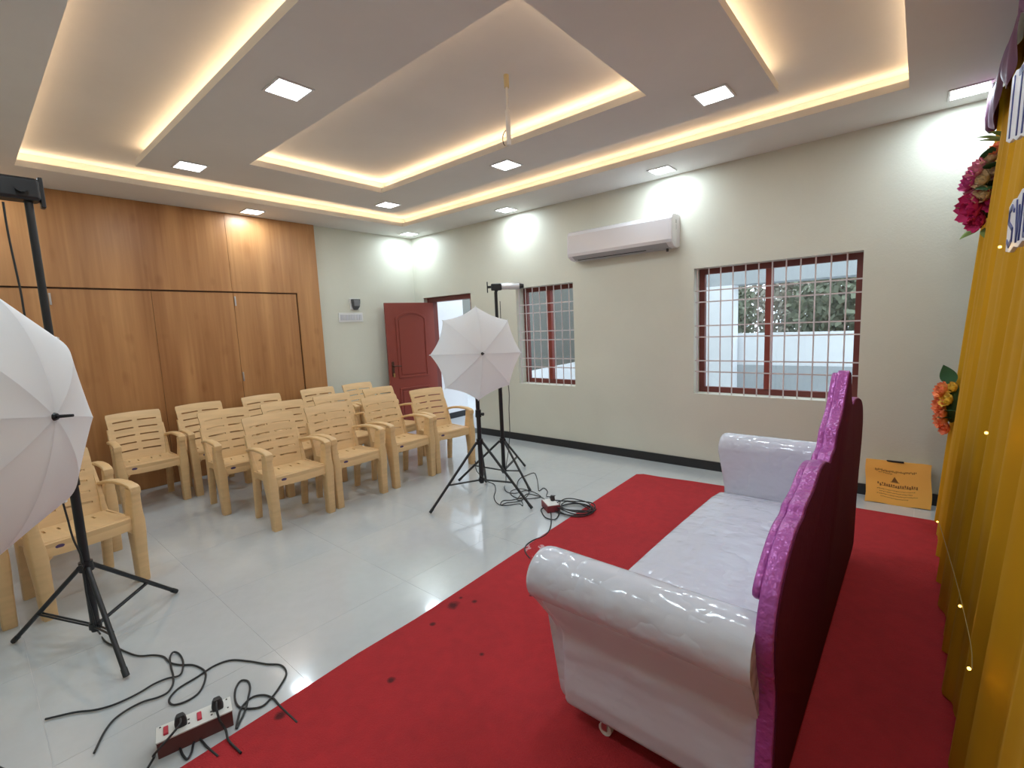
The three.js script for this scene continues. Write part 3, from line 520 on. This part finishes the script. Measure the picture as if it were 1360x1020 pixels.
function tubeLamp(label, pos, turn, dark) {
  const t = thing('tube_lamp', label, 'photo lamp', pos, turn, 'halogen tube lamps on stands'); if (dark) t.scale.setScalar(1.2);
  mesh('yoke', merge([rod([0, 0, 0], [0, 0.05, 0], 0.013, 0.013, 12), rod([0, 0.02, 0], [0.05, 0.075, 0], 0.007, 0.007, 8)]), M.black, t);
  mesh('lamp_housing', merge(dark ? [rbx(-0.035, 0.085, 0.02, 0.105, -0.042, 0.042, 0.014), rbx(-0.048, -0.033, 0.0, 0.115, -0.02, 0.02, 0.004), rod([0.02, 0.06, -0.042], [0.02, 0.06, -0.065], 0.015, 0.019, 12)]
    : [rbx(-0.045, 0.06, 0.04, 0.105, -0.035, 0.035, 0.012), rod([-0.045, 0.075, 0], [-0.075, 0.075, 0], 0.012, 0.012, 12), rbx(-0.085, -0.075, 0.02, 0.125, -0.012, 0.012, 0.003), rod([0.03, 0.06, -0.036], [0.03, 0.06, -0.055], 0.013, 0.016, 12)]), M.black, t);
  mesh('glass_tube', rod([0.055, 0.075, 0], [0.235, 0.075, 0], 0.027, 0.027, 20), dark ? std({ color: lin(0.05, 0.052, 0.058), roughness: 0.3 }) : phys({ color: lin(0.70, 0.70, 0.71), roughness: 0.25, clearcoat: 1 }), t);
  mesh('end_cap', rod([0.232, 0.075, 0], [0.275, 0.075, 0], 0.028, 0.018, 16), M.black, t);
  for (const [y, z] of [[0.043, 0.012], [0.107, 0.012], [0.075, -0.034]]) mesh('guard_wire', rod([0.05, y, z], [0.25, y, z], 0.0022, 0.0022, 6), M.steel, t);
}
tubeLamp('white halogen tube lamp on the tall stand beside the narrow window', [B2.x, 1.865, B2.z], Math.PI / 4, false);
tubeLamp('black halogen tube lamp on the tall stand before the wood panelling', [B3.x, 2.20, B3.z], -Math.PI / 2, true);

// ------------------------------------------------------------------ cords
const floorPts = (list, y = 0.006) => list.map(([u, v, h]) => onFloor(u, v, h || y));
function cord(name, pts, r, label, group) { return single(name, tube(pts, r, pts.length * 10, 8), M.rubber, label, 'cable', group); }
{
  // lamp cable of the near tall stand: hangs from the lamp, runs down to the floor
  const hang = [[4, 268], [9, 300], [16, 335], [22, 362], [28, 390], [33, 420], [45, 470], [60, 540], [76, 620], [83, 664], [90, 690], [97, 715], [108, 740], [112, 765], [115, 790], [122, 812], [127, 832]].map(([u, v]) => rayPoint(u, v, 0, B3.x + 0.035));
  cord('lamp_cable', [...hang, onFloor(133, 842), ...floorPts([[140, 852], [152, 858], [168, 866], [185, 871], [205, 870], [217, 872], [226, 880], [240, 883], [255, 883], [268, 888], [273, 894], [270, 910], [262, 922], [248, 931], [232, 936], [225, 933], [226, 926], [236, 915], [262, 899], [285, 884], [305, 877], [330, 878], [355, 882], [372, 883], [379, 889], [380, 896], [372, 911], [360, 927], [348, 938], [333, 941], [318, 939], [312, 928], [314, 912], [320, 904], [328, 904], [332, 912], [330, 925], [325, 945], [318, 960], [314, 968], [316, 955], [322, 938], [335, 926], [350, 923], [362, 927], [372, 938], [395, 960]])], 0.0042, 'black lamp cable hanging from the near stand and looping over the floor', 'lamp cables');
  cord('lamp_cable', floorPts([[60, 955], [100, 946], [125, 943], [145, 938], [165, 930], [185, 920], [205, 908], [222, 901], [238, 897], [243, 886], [242, 875], [236, 867], [230, 866], [226, 872], [227, 885], [230, 898], [229, 910], [222, 920], [210, 926], [190, 932], [170, 942], [152, 955], [140, 970], [125, 1000]], 0.0075), 0.0042, 'black lamp cable crossing itself beside the near tripod foot', 'lamp cables');
}
function plugTop(parent, x, z, y) { const p = mesh('plug', loft([[0, 0.020, 0.017], [0.012, 0.021, 0.018], [0.03, 0.018, 0.016], [0.042, 0.012, 0.012]].map(([h, a, b]) => ringAt(V(x, y + h, z), V(1, 0, 0), V(0, 0, 1), a, b, 14, 4))), M.rubber, parent); return p; }
{
  const a = onFloor(213, 1003), b = onFloor(312, 958); const dir = Math.atan2(-(b.z - a.z), b.x - a.x), len = a.distanceTo(b);
  const t = thing('extension_box', 'long wooden extension box with white sockets and two black plugs beside the red carpet', 'extension box', [(a.x + b.x) / 2 - 0.025, 0, (a.z + b.z) / 2], dir);
  const hw = len / 2;
  mesh('wooden_box', rbx(-hw, hw, 0, 0.062, -0.045, 0.045, 0.002), M.stripWood, t);
  const pl = mesh('socket_plate', rbx(-hw - 0.002, hw + 0.002, 0.062, 0.068, -0.046, 0.046, 0.002), M.socket, t);
  for (const x of [-hw + 0.03, 0.015]) mesh('red_switch', rbx(x - 0.008, x + 0.008, 0.066, 0.076, -0.022, 0.022, 0.003), M.redSwitch, pl);
  for (const [x, z] of [[-hw + 0.012, -0.035], [hw - 0.012, -0.035], [-hw + 0.05, 0.036], [hw - 0.012, 0.02], [-0.03, -0.035]]) mesh('screw', rod([x, 0.067, z], [x, 0.070, z], 0.003, 0.003, 8), M.black, pl);
  for (const [x, z] of [[0.055, 0], [0.055, 0.02], [0.07, 0.01], [-0.02, 0.012], [-0.02, -0.012]]) mesh('socket_hole', rod([x, 0.0675, z], [x, 0.0688, z], 0.004, 0.004, 10), M.black, pl);
  plugTop(t, -0.045, 0.0, 0.068); plugTop(t, hw - 0.045, -0.005, 0.068);
  const w = (x, y, z) => t.localToWorld(V(x, y, z)); t.updateMatrixWorld(true);
  cord('plug_cable', [w(-0.045, 0.104, 0.0), w(-0.045, 0.10, 0.035), w(-0.07, 0.09, 0.06), w(-0.13, 0.06, 0.09), onFloor(205, 1005, 0.02), onFloor(190, 1030, 0.006), onFloor(170, 1060, 0.006)], 0.0042, 'black cable leaving the first plug of the long extension box', 'plug cables');
  cord('plug_cable', [w(hw - 0.045, 0.104, 0), w(hw - 0.05, 0.098, 0.03), w(hw - 0.045, 0.06, 0.06), w(hw - 0.03, 0.02, 0.075), onFloor(303, 982, 0.012), onFloor(320, 1000, 0.012)], 0.0042, 'black cable leaving the second plug of the long extension box', 'plug cables');
  cord('plug_cable', floorPts([[238, 990], [243, 1003], [249, 1008], [254, 1000], [258, 985], [263, 980], [268, 984], [275, 992], [290, 1005]]), 0.0042, 'black cable looping out from under the long extension box', 'plug cables');
}
{
  const t = thing('extension_box', 'short red brown extension box with a black plug by the coiled cable', 'extension box', [3.875, 0, 1.772], 0);
  t.rotation.y = -0.62;
  mesh('wooden_box', rbx(-0.085, 0.085, 0, 0.055, -0.055, 0.055, 0.002), std({ color: lin(0.22, 0.03, 0.035), roughness: 0.45 }), t);
  mesh('socket_plate', rbx(-0.078, 0.078, 0.055, 0.060, -0.048, 0.048, 0.002), M.socket, t);
  plugTop(t, -0.03, -0.03, 0.060);
  t.updateMatrixWorld(true); const w = (x, y, z) => t.localToWorld(V(x, y, z));
  cord('lamp_cable', [...[[664, 400], [666, 440], [670, 480], [676, 520], [676, 545], [677, 575], [675, 600], [672, 622]].map(([u, v]) => rayPoint(u, v, 2, B2.z + 0.03)), ...floorPts([[672, 640], [670, 648], [675, 654], [685, 655], [700, 651], [712, 655], [718, 660], [705, 662], [690, 662], [680, 658], [679, 652], [690, 649], [702, 652], [698, 661], [688, 666], [672, 668], [665, 671], [668, 665], [680, 664], [695, 660], [700, 656], [716, 659]]), w(-0.11, 0.03, -0.02), w(-0.07, 0.09, -0.03), w(-0.03, 0.10, -0.03)], 0.0036, 'thin black cable tangled under the far tripod stands', 'lamp cables');
  cord('lamp_cable', [rayPoint(631, 612, 2, B1.z + 0.05), rayPoint(633, 625, 2, B1.z + 0.05), rayPoint(640, 633, 2, B1.z + 0.06), ...floorPts([[649, 640], [656, 643], [658, 652], [656, 660], [660, 668], [666, 671], [675, 671], [690, 669], [694, 672], [692, 665], [687, 664], [691, 657], [687, 648], [690, 636], [700, 631], [709, 628], [713, 635], [715, 648], [716, 652], [722, 648], [727, 652], [726, 659]]), w(-0.05, 0.09, -0.06), w(-0.03, 0.10, -0.03)], 0.0036, 'thin black cable running from the umbrella stand to the short extension box', 'lamp cables');
  // supply cable under the box to the carpet edge
  cord('supply_cable', floorPts([[742, 678], [741, 686], [736, 690], [726, 688], [720, 681], [719, 676], [724, 674], [731, 680], [732, 690], [731, 700], [727, 708], [720, 713], [709, 717], [700, 723], [697, 728], [698, 734], [704, 742]], 0.007), 0.0045, 'black supply cable curling from the short extension box to the carpet edge', null);
}
{ // coil of cable at the carpet edge
  const t = thing('cable_coil', 'coiled black extension cable lying half on the carpet edge', 'cable', [0, 0, 0]);
  const c = onFloor(764, 678); let k = 0;
  for (const [rx, rz, dx, dz, y, tl] of [[0.17, 0.12, 0, 0, 0.010, 0], [0.15, 0.13, 0.02, 0.02, 0.018, 0.4], [0.18, 0.10, -0.02, 0.01, 0.026, 0.9], [0.14, 0.11, 0.01, -0.03, 0.034, 0.2], [0.20, 0.09, -0.03, 0.02, 0.040, 0.6], [0.16, 0.12, 0.0, 0.0, 0.046, 1.2]]) {
    const pts = []; for (let i = 0; i < 14; i++) { const a = i / 14 * 2 * Math.PI; const x = rx * Math.cos(a), z = rz * Math.sin(a); pts.push(V(c.x + dx + x * Math.cos(tl - 0.7) - z * Math.sin(tl - 0.7), y + 0.004 * Math.sin(3 * a + k), c.z + dz + x * Math.sin(tl - 0.7) + z * Math.cos(tl - 0.7))); } k++;
    mesh('cable_loop', tube(pts, 0.0048, 90, 7, true), M.rubber, t);
  }
}

// ------------------------------------------------------------------ parcel bag against the window wall
{
  const cv = document.createElement('canvas'); cv.width = 512; cv.height = 400; const g = cv.getContext('2d');
  g.fillStyle = 'rgb(248,182,84)'; g.fillRect(0, 0, 512, 400); g.fillStyle = 'rgba(108,62,18,0.85)';
  const scrib = (x, y, w, h, n) => { for (let i = 0; i < n; i++) { const a = x + w * i / n; g.fillRect(a, y + h * 0.4 * rnd(), w / n * 0.6, h * (0.4 + 0.5 * rnd())); } };
  scrib(80, 80, 330, 22, 26); scrib(110, 108, 110, 10, 12); g.beginPath(); g.moveTo(235, 135); g.lineTo(262, 185); g.lineTo(208, 185); g.fill(); g.fillRect(200, 186, 70, 5);
  scrib(95, 205, 320, 34, 18); g.fillRect(120, 232, 280, 5); scrib(90, 262, 300, 9, 30); scrib(110, 285, 260, 9, 26); scrib(90, 308, 320, 9, 30); scrib(120, 332, 220, 9, 22);
  const tx = new THREE.CanvasTexture(cv); tx.colorSpace = THREE.SRGBColorSpace;
  const t = thing('carry_bag', 'flat orange printed carry bag leaning on the wall beside the backdrop', 'bag', [6.108, 0, 0.10], 0.06);
  t.rotation.x = 0;
  const w = 0.205, h = 0.335; const sh = (x, y, z) => { const n = fbm((x + 0.3), (y + 0.1), 5, 5, 2, 151) - 0.5; return V(x + 0.006 * Math.sin(y * 17), y, z + 0.02 * n - 0.13 * (y / h - 0.25) * 0.45); };
  const fr = surface(14, 12, (a, b) => sh(-w + 2 * w * a, 0.002 + h * b + 0.006 * Math.sin(9 * a), 0.055 - 0.025 * b));
  mesh('front_panel', fr, std({ map: tx, roughness: 0.6 }), t);
  const bod = loft([[0.002, 0.050], [0.06, 0.05], [0.2, 0.04], [0.32, 0.022], [0.335, 0.014]].map(([y, d]) => ringAt(sh(0, y, 0.0 + (0.052 - 0.025 * y / h) - d), V(1, 0, 0), V(0, 0, 1), w, d - 0.004, 24, 12)));
  mesh('bag_body', bod, std({ color: lin(0.85, 0.42, 0.08), roughness: 0.6 }), t);
  mesh('handle_strip', rbx(-0.075, 0.035, 0.330, 0.345, -0.022, -0.010, 0.003), M.black, t);
}

// ------------------------------------------------------------------ yellow stage backdrop
const curtX = (y) => 6.335 + 0.165 * Math.pow(Math.min(1, Math.max(0, y / 2.7)), 1.0);
function drape(label, z0, z1, folds, amp, ph, off) {
  const g = surface(Math.round(folds * 14), 40, (a, b) => {
    const y = 0.012 + 2.90 * b, w = 0.55 + 0.45 * (1 - b); const f = Math.sin(a * folds * 2 * Math.PI + ph + 0.5 * Math.sin(5 * a + 2 * b)), f2 = Math.sin(a * folds * 4.7 * Math.PI + 1.3 * ph);
    return V(curtX(y) + off - amp * w * (f * 0.8 + 0.35 * f2) + amp * 0.9, y, z0 + (z1 - z0) * a + 0.012 * Math.sin(a * folds * 4 * Math.PI + ph));
  });
  return single('backdrop_drape', boxUV(g), M.curtain, label, 'curtain', 'yellow backdrop drapes');
}
drape('narrow golden yellow drape at the window end of the backdrop', 0.36, 1.45, 3.5, 0.026, 0.4, 0.0);
drape('golden yellow drape in the middle of the backdrop carrying the lower letters', 1.42, 3.0, 4.5, 0.030, 1.7, -0.005);
drape('golden yellow drape at the end of the backdrop away from the windows', 2.97, 4.5, 4.5, 0.030, 2.9, -0.004);
{
  const t = thing('backdrop_frame', 'pipe frame behind the yellow drapes', 'frame', [0, 0, 0]);
  for (const z of [0.42, 2.4, 4.45]) mesh('upright_pipe', rod([6.62, 0, z], [6.62, 2.95, z], 0.019), M.steel, t);
  mesh('top_pipe', rod([6.62, 2.93, 0.36], [6.62, 2.93, 4.5], 0.019), M.steel, t);
}
{
  const g = surface(130, 18, (a, b) => {
    const z = 0.33 + 4.2 * a, sc = Math.abs(Math.sin(a * 6 * Math.PI)); const drop = 0.15 + 0.20 * sc; const y = 2.965 - drop * b; const f = Math.sin(a * 90 + 4 * b);
    return V(6.488 - 0.030 * Math.sin(b * 2.4) - 0.010 * f * b, y, z + 0.01 * Math.sin(a * 140));
  });
  const v = thing('purple_valance', 'dark purple scalloped valance along the top of the backdrop', 'valance');
  mesh('swag_cloth', boxUV(g), M.valance, v);
  const tail = loft([[2.955, 0.020, 0.05], [2.86, 0.028, 0.055], [2.76, 0.035, 0.05], [2.69, 0.030, 0.04], [2.665, 0.012, 0.02]].map(([y, a, b]) => ringAt(V(6.482, y, 0.37), V(1, 0, 0), V(0, 0, 1), a, b, 18, 2)));
  mesh('gathered_tail', tail, M.valance, v);
}
// ------------------------------------------------------------------ lettered foam boards on the drapes
function flatStroke(y0, z0, y1, z1, w) { const L = Math.hypot(y1 - y0, z1 - z0); const g = new THREE.BoxGeometry(0.003, L + w * 0.6, w); g.rotateX(Math.atan2(z1 - z0, y1 - y0)); g.translate(-0.0016, (y0 + y1) / 2, (z0 + z1) / 2); return g; }
function letterBoard(label, text, y0, h, zl, wid, x, tilt) {
  const t = thing('letter_board', label, 'sign', [x, y0, zl], 0, null);
  // built in local: z runs from the reading start (larger z is to the right when facing the backdrop from the room: +z to the right)
  const n = text.length, cw = wid / n; t.rotation.x = tilt;
  const pts = []; pts.push([-0.012, -0.012]); for (let k = 0; k <= n * 2; k++) pts.push([k * cw / 2, -0.012 - 0.010 * (k % 2)]); pts.push([wid + 0.012, h + 0.012]); for (let k = n * 2; k >= 0; k--) pts.push([k * cw / 2, h + 0.014 + 0.010 * (k % 2)]);
  const g = extrude(pts.map(([z, y]) => [-z, y]), 0.012, 0.002); g.rotateY(Math.PI / 2); mesh('white_board', boxUV(g), M.board, t);
  const st = { T: [[0, 1, 1, 1], [.5, 0, .5, 1]], H: [[0, 0, 0, 1], [1, 0, 1, 1], [0, .5, 1, .5]], I: [[.5, 0, .5, 1]], U: [[0, 1, 0, .2], [0, .2, .5, 0], [.5, 0, 1, .2], [1, .2, 1, 1]], S: [[1, .85, .6, 1], [.6, 1, .15, .92], [.15, .92, .1, .65], [.1, .65, .9, .38], [.9, .38, .85, .1], [.85, .1, .4, 0], [.4, 0, 0, .15]], W: [[0, 1, .25, 0], [.25, 0, .5, .8], [.5, .8, .75, 0], [.75, 0, 1, 1]], E: [[0, 0, 0, 1], [0, 1, 1, 1], [0, .5, .8, .5], [0, 0, 1, 0]] };
  [...text].forEach((ch, k) => { const lst = st[ch].map(([a, b, c, d]) => flatStroke(b * h, (k + 0.15 + 0.7 * a) * cw, d * h, (k + 0.15 + 0.7 * c) * cw, 0.11 * h)); mesh('letter', merge(lst), M.blue, t); });
  return t;
}
letterBoard('white foam board with tall blue letters under the purple valance', 'ITH', 2.20, 0.20, 2.12, 0.62, 6.415, 0.20);
letterBoard('small white foam board with blue letters on the middle drape', 'SWE', 1.735, 0.115, 2.64, 0.50, 6.392, 0.0);
// ------------------------------------------------------------------ artificial flower bunches at the backdrop edge
function bloom(n, R, curl, ca, cb, sd) {           // layered petals with vertex colours
  seed = sd; const gs = [];
  for (let L = 0; L < 3; L++) for (let k = 0; k < n; k++) {
    const a = (k + 0.5 * L + 0.3 * rnd()) / n * 2 * Math.PI, tilt = 0.25 + 0.45 * L + 0.15 * rnd(), len = R * (1 - 0.22 * L), w = len * 0.52;
    const g = surface(4, 6, (x, y) => { const s = (x - 0.5) * 2, ww = w * Math.sin(Math.PI * Math.min(0.97, 0.12 + 0.8 * y)); const r = len * y, up = curl * y * y * len + 0.18 * len * s * s * y; const p = V(r * Math.cos(tilt) - up * Math.sin(tilt), r * Math.sin(tilt) + up * Math.cos(tilt), s * ww); return p.applyAxisAngle(V(0, 1, 0), a); });
    const c = new Float32Array(g.attributes.position.count * 3), uv = g.attributes.uv; for (let i = 0; i < uv.count; i++) { const q = Math.min(1, Math.max(0, uv.getY(i) * 1.5 - 0.35)); for (let m = 0; m < 3; m++) c[3 * i + m] = ca[m] + (cb[m] - ca[m]) * q; }
    g.setAttribute('color', new THREE.BufferAttribute(c, 3)); gs.push(g.toNonIndexed());
  }
  return mergeGeometries(gs);
}
const petal = std({ vertexColors: true, roughness: 0.7, side: THREE.DoubleSide });
function leafGeo(len, wid) { return surface(4, 8, (x, y) => { const s = (x - 0.5) * 2, w = wid * Math.sin(Math.PI * Math.pow(y, 0.75)); return V(s * w, 0.12 * len * Math.sin(y * 2.5) - 0.15 * w * s * s, len * y); }); }
const leafMat = std({ color: lin(0.035, 0.13, 0.05), roughness: 0.6, side: THREE.DoubleSide }), fernMat = std({ color: lin(0.20, 0.30, 0.08), roughness: 0.7, side: THREE.DoubleSide });
function aim(m, p, d) { m.position.copy(p); m.quaternion.setFromUnitVectors(V(0, 1, 0), d.clone().normalize()); }
function aimZ(m, p, d) { m.position.copy(p); m.quaternion.setFromUnitVectors(V(0, 0, 1), d.clone().normalize()); }
function bunch(label, c, blooms, leaves, backing) {
  const t = thing('flower_bunch', label, 'flowers', c.toArray());
  mesh('foam_holder', new THREE.SphereGeometry(0.06, 12, 10).scale(0.7, backing, 1), std({ color: lin(0.05, 0.10, 0.03), roughness: 0.9 }), t);
  blooms.forEach(([x, y, z, R, ca, cb], i) => aim(mesh('bloom', bloom(7, R, 0.35, ca, cb, 900 + i * 13 + Math.round(c.y * 100)), petal, t), V(x, y, z), V(-0.8 + x * 3, 0.2 + y * 2, z * 3 + 0.35)));
  leaves.forEach(([x, y, z, dx, dy, dz, l, w, f]) => aimZ(mesh('leaf', leafGeo(l, w), f ? fernMat : leafMat, t), V(x, y, z), V(dx, dy, dz)));
  return t;
}
const PK = [0.60, 0.06, 0.26], PKd = [0.62, 0.03, 0.17], CR = [0.75, 0.58, 0.34], OR = [0.95, 0.26, 0.12], YL = [0.90, 0.62, 0.10], LP = [0.72, 0.22, 0.34];
bunch('bunch of pink and cream artificial flowers at the upper edge of the backdrop', V(6.475, 2.30, 0.47),
  [[-0.02, 0.10, 0.05, 0.085, CR, LP], [-0.05, 0.04, 0.03, 0.085, LP, PK], [-0.01, 0.03, 0.10, 0.07, CR, CR], [-0.03, -0.04, 0.05, 0.08, CR, LP], [-0.03, -0.12, 0.06, 0.115, PKd, PKd], [-0.01, -0.19, 0.05, 0.09, PKd, PKd], [0.0, -0.06, 0.12, 0.07, CR, CR], [0.02, 0.15, 0.08, 0.06, LP, CR], [0.05, 0.06, 0.10, 0.075, LP, CR], [0.05, -0.10, 0.12, 0.085, PKd, PKd], [0.04, 0.20, 0.06, 0.06, CR, OR]],
  [[0, 0.15, 0.03, 0.0, 0.3, 0.5, 0.13, 0.05, 0], [0, 0.10, 0.1, 0.1, 0.0, 0.6, 0.14, 0.045, 0], [-0.03, 0.0, 0.1, 0.1, -0.3, 0.6, 0.12, 0.045, 0], [-0.02, -0.24, 0.02, -0.5, -0.4, 0.1, 0.12, 0.03, 1], [0.0, -0.25, 0.05, 0.1, -0.5, 0.3, 0.12, 0.03, 1], [0.0, -0.24, 0.0, -0.8, -0.2, 0.0, 0.10, 0.025, 1], [-0.05, -0.08, 0.0, -1, -0.1, 0.1, 0.12, 0.012, 1], [0.06, 0.27, 0.06, -1, 0.25, 0.1, 0.14, 0.02, 1], [0.07, 0.28, 0.08, -0.6, 0.1, 0.6, 0.14, 0.02, 1], [0.05, 0.26, 0.08, -1, 0.05, 0.4, 0.13, 0.02, 1], [0.07, 0.25, 0.1, -0.2, 0.2, 0.9, 0.13, 0.03, 1], [-0.05, -0.14, 0.02, -1, 0.35, 0.2, 0.11, 0.02, 1]], 3.2);
bunch('bunch of orange and yellow artificial flowers low on the backdrop edge', V(6.385, 0.90, 0.46),
  [[-0.03, 0.07, 0.0, 0.075, YL, OR], [-0.03, -0.02, 0.0, 0.08, YL, OR], [-0.02, -0.12, 0.0, 0.08, YL, OR], [-0.01, 0.02, 0.06, 0.065, YL, YL], [-0.03, -0.07, 0.04, 0.06, YL, OR], [0.01, 0.10, 0.04, 0.05, YL, YL], [-0.01, -0.17, 0.02, 0.065, OR, OR]],
  [[-0.01, 0.12, 0, -0.35, 0.9, 0.1, 0.15, 0.05, 0], [0, -0.06, 0.06, -0.1, 0.1, 0.5, 0.1, 0.04, 0], [0, -0.10, 0.03, -0.9, -0.1, 0.4, 0.09, 0.035, 0]], 2.4);
{ // fairy light string
  const t = thing('fairy_lights', 'string of tiny warm fairy bulbs hung over the yellow drapes', 'fairy lights');
  const spots = [[1245, 693, 6.318], [1275, 805, 6.335], [1287, 888, 6.33], [1328, 328, 6.37], [1310, 575, 6.355]].map(([u, v, x]) => rayPoint(u, v, 0, x));
  for (const p of spots) { mesh('bulb', new THREE.SphereGeometry(0.0042, 10, 8).translate(p.x, p.y, p.z), M.glow, t); const L = new THREE.PointLight(new THREE.Color(1, 0.6, 0.12), 0.0012, 0, 2); L.position.copy(p); L.name = 'fairy_bulb_light'; L.shadow.radius = 0.2; scene.add(L); }
  const o = [spots[0], spots[1], spots[2]].sort((a, b) => a.z - b.z).map(p => p.clone().add(V(0.006, 0.002, 0)));
  mesh('wire', tube([o[0], o[0].clone().lerp(o[1], 0.5).add(V(0.01, -0.03, 0)), o[1], o[1].clone().lerp(o[2], 0.5).add(V(0.01, -0.03, 0)), o[2]], 0.0015, 60, 5), std({ color: lin(0.3, 0.2, 0.05), roughness: 0.5 }), t);
}

// ------------------------------------------------------------------ outside: veranda, parapet, stairs wall, trees
structMesh('veranda_floor', bx(-6, 12, -0.16, -0.012, -9, -WT), M.concrete, 'grey cement veranda floor outside the windows', 'floor');
structMesh('exterior_wall', merge([bx(-0.23, -0.01, -0.012, 3.35, -1.05, -WT)]), M.exteriorWhite, 'white side wall of the passage outside the door', 'wall');
structMesh('trim_1', bx(-0.01, 0.003, -0.012, 0.09, -1.05, -WT), M.skirt, 'black skirting along the passage wall outside the door', 'baseboard');
single('garden_wall', bx(-7, -2.2, -0.012, 3.0, -4.7, -4.5), M.beige, 'beige neighbouring wall seen beyond the doorway', 'wall');
single('shed_wall', bx(-2.2, 2.2, -0.012, 3.0, -3.3, -3.15), M.shed, 'grey cement wall seen through the narrow window', 'wall');
single('stair_parapet', (() => { const g = extrude([[-0.8, -0.012], [2.6, -0.012], [2.6, 1.02], [2.3, 1.02], [0.3, 0.655], [-0.8, 0.655]], 0.12, 0); g.translate(0, 0, -2.6); return boxUV(g); })(), M.exteriorWhite, 'white sloping parapet outside the narrow window', 'parapet');
{
  const p = thing('veranda_parapet', 'white parapet with a grey ledge outside the wide window', 'parapet', [0, 0, 0]);
  mesh('parapet_wall', bx(2.6, 9, 0.86, 1.31, -2.6, -2.48), M.exteriorWhite, p); mesh('lower_ledge', bx(2.6, 9, -0.012, 0.86, -2.62, -2.44), M.concrete, p);
}
single('veranda_column', bx(3.80, 4.20, -0.012, 1.99, -2.43, -2.2), M.exteriorWhite, 'square white veranda column outside the wide window', 'column');
single('veranda_beam', bx(2.6, 9, 1.99, 2.9, -2.62, -2.2), M.concrete, 'grey veranda beam across the top of the wide window', 'beam');
single('hand_rail', rod([-4.6, 2.45, -4.46], [-2.9, 1.55, -4.46], 0.05), M.exteriorWhite, 'white sloping pipe on the neighbouring wall beyond the doorway', 'pipe');
function tree(label, x, z, h, R, mat, sd) {
  seed = sd; const t = thing('tree', label, 'tree', [x, -0.012, z], 0, 'trees behind the veranda');
  mesh('trunk', tube([[0, 0, 0], [0.05, h * 0.3, 0.04], [-0.04, h * 0.6, 0], [0.03, h * 0.9, 0.02]], 0.07, 20, 7), M.bark, t);
  const gs = []; const base = new THREE.PlaneGeometry(0.11, 0.06, 1, 1);
  for (let i = 0; i < 2600; i++) { const a = rnd() * 6.283, b = Math.acos(2 * rnd() - 1), r = R * Math.pow(rnd(), 0.4); const g = base.clone(); g.rotateX(rnd() * 6); g.rotateY(rnd() * 6); g.rotateZ(rnd() * 6); g.translate(r * Math.sin(b) * Math.cos(a), h * 0.62 + r * 1.15 * Math.cos(b), r * Math.sin(b) * Math.sin(a)); gs.push(g); }
  const f = mesh('foliage', mergeGeometries(gs), mat, t); f.userData.kind = 'stuff';
}
tree('leafy green tree behind the veranda column', 3.3, -4.0, 2.6, 0.75, M.leafDark, 21);
tree('dry olive tree behind the white parapet', 4.2, -6.0, 2.9, 0.95, M.leafDry, 22);
tree('dark green tree behind the white parapet', 5.3, -4.1, 2.4, 0.85, M.leafDark, 23);
tree('dry tree at the window end of the parapet', 6.3, -6.0, 2.8, 0.9, M.leafDry, 24);

renderer.render(scene, camera);
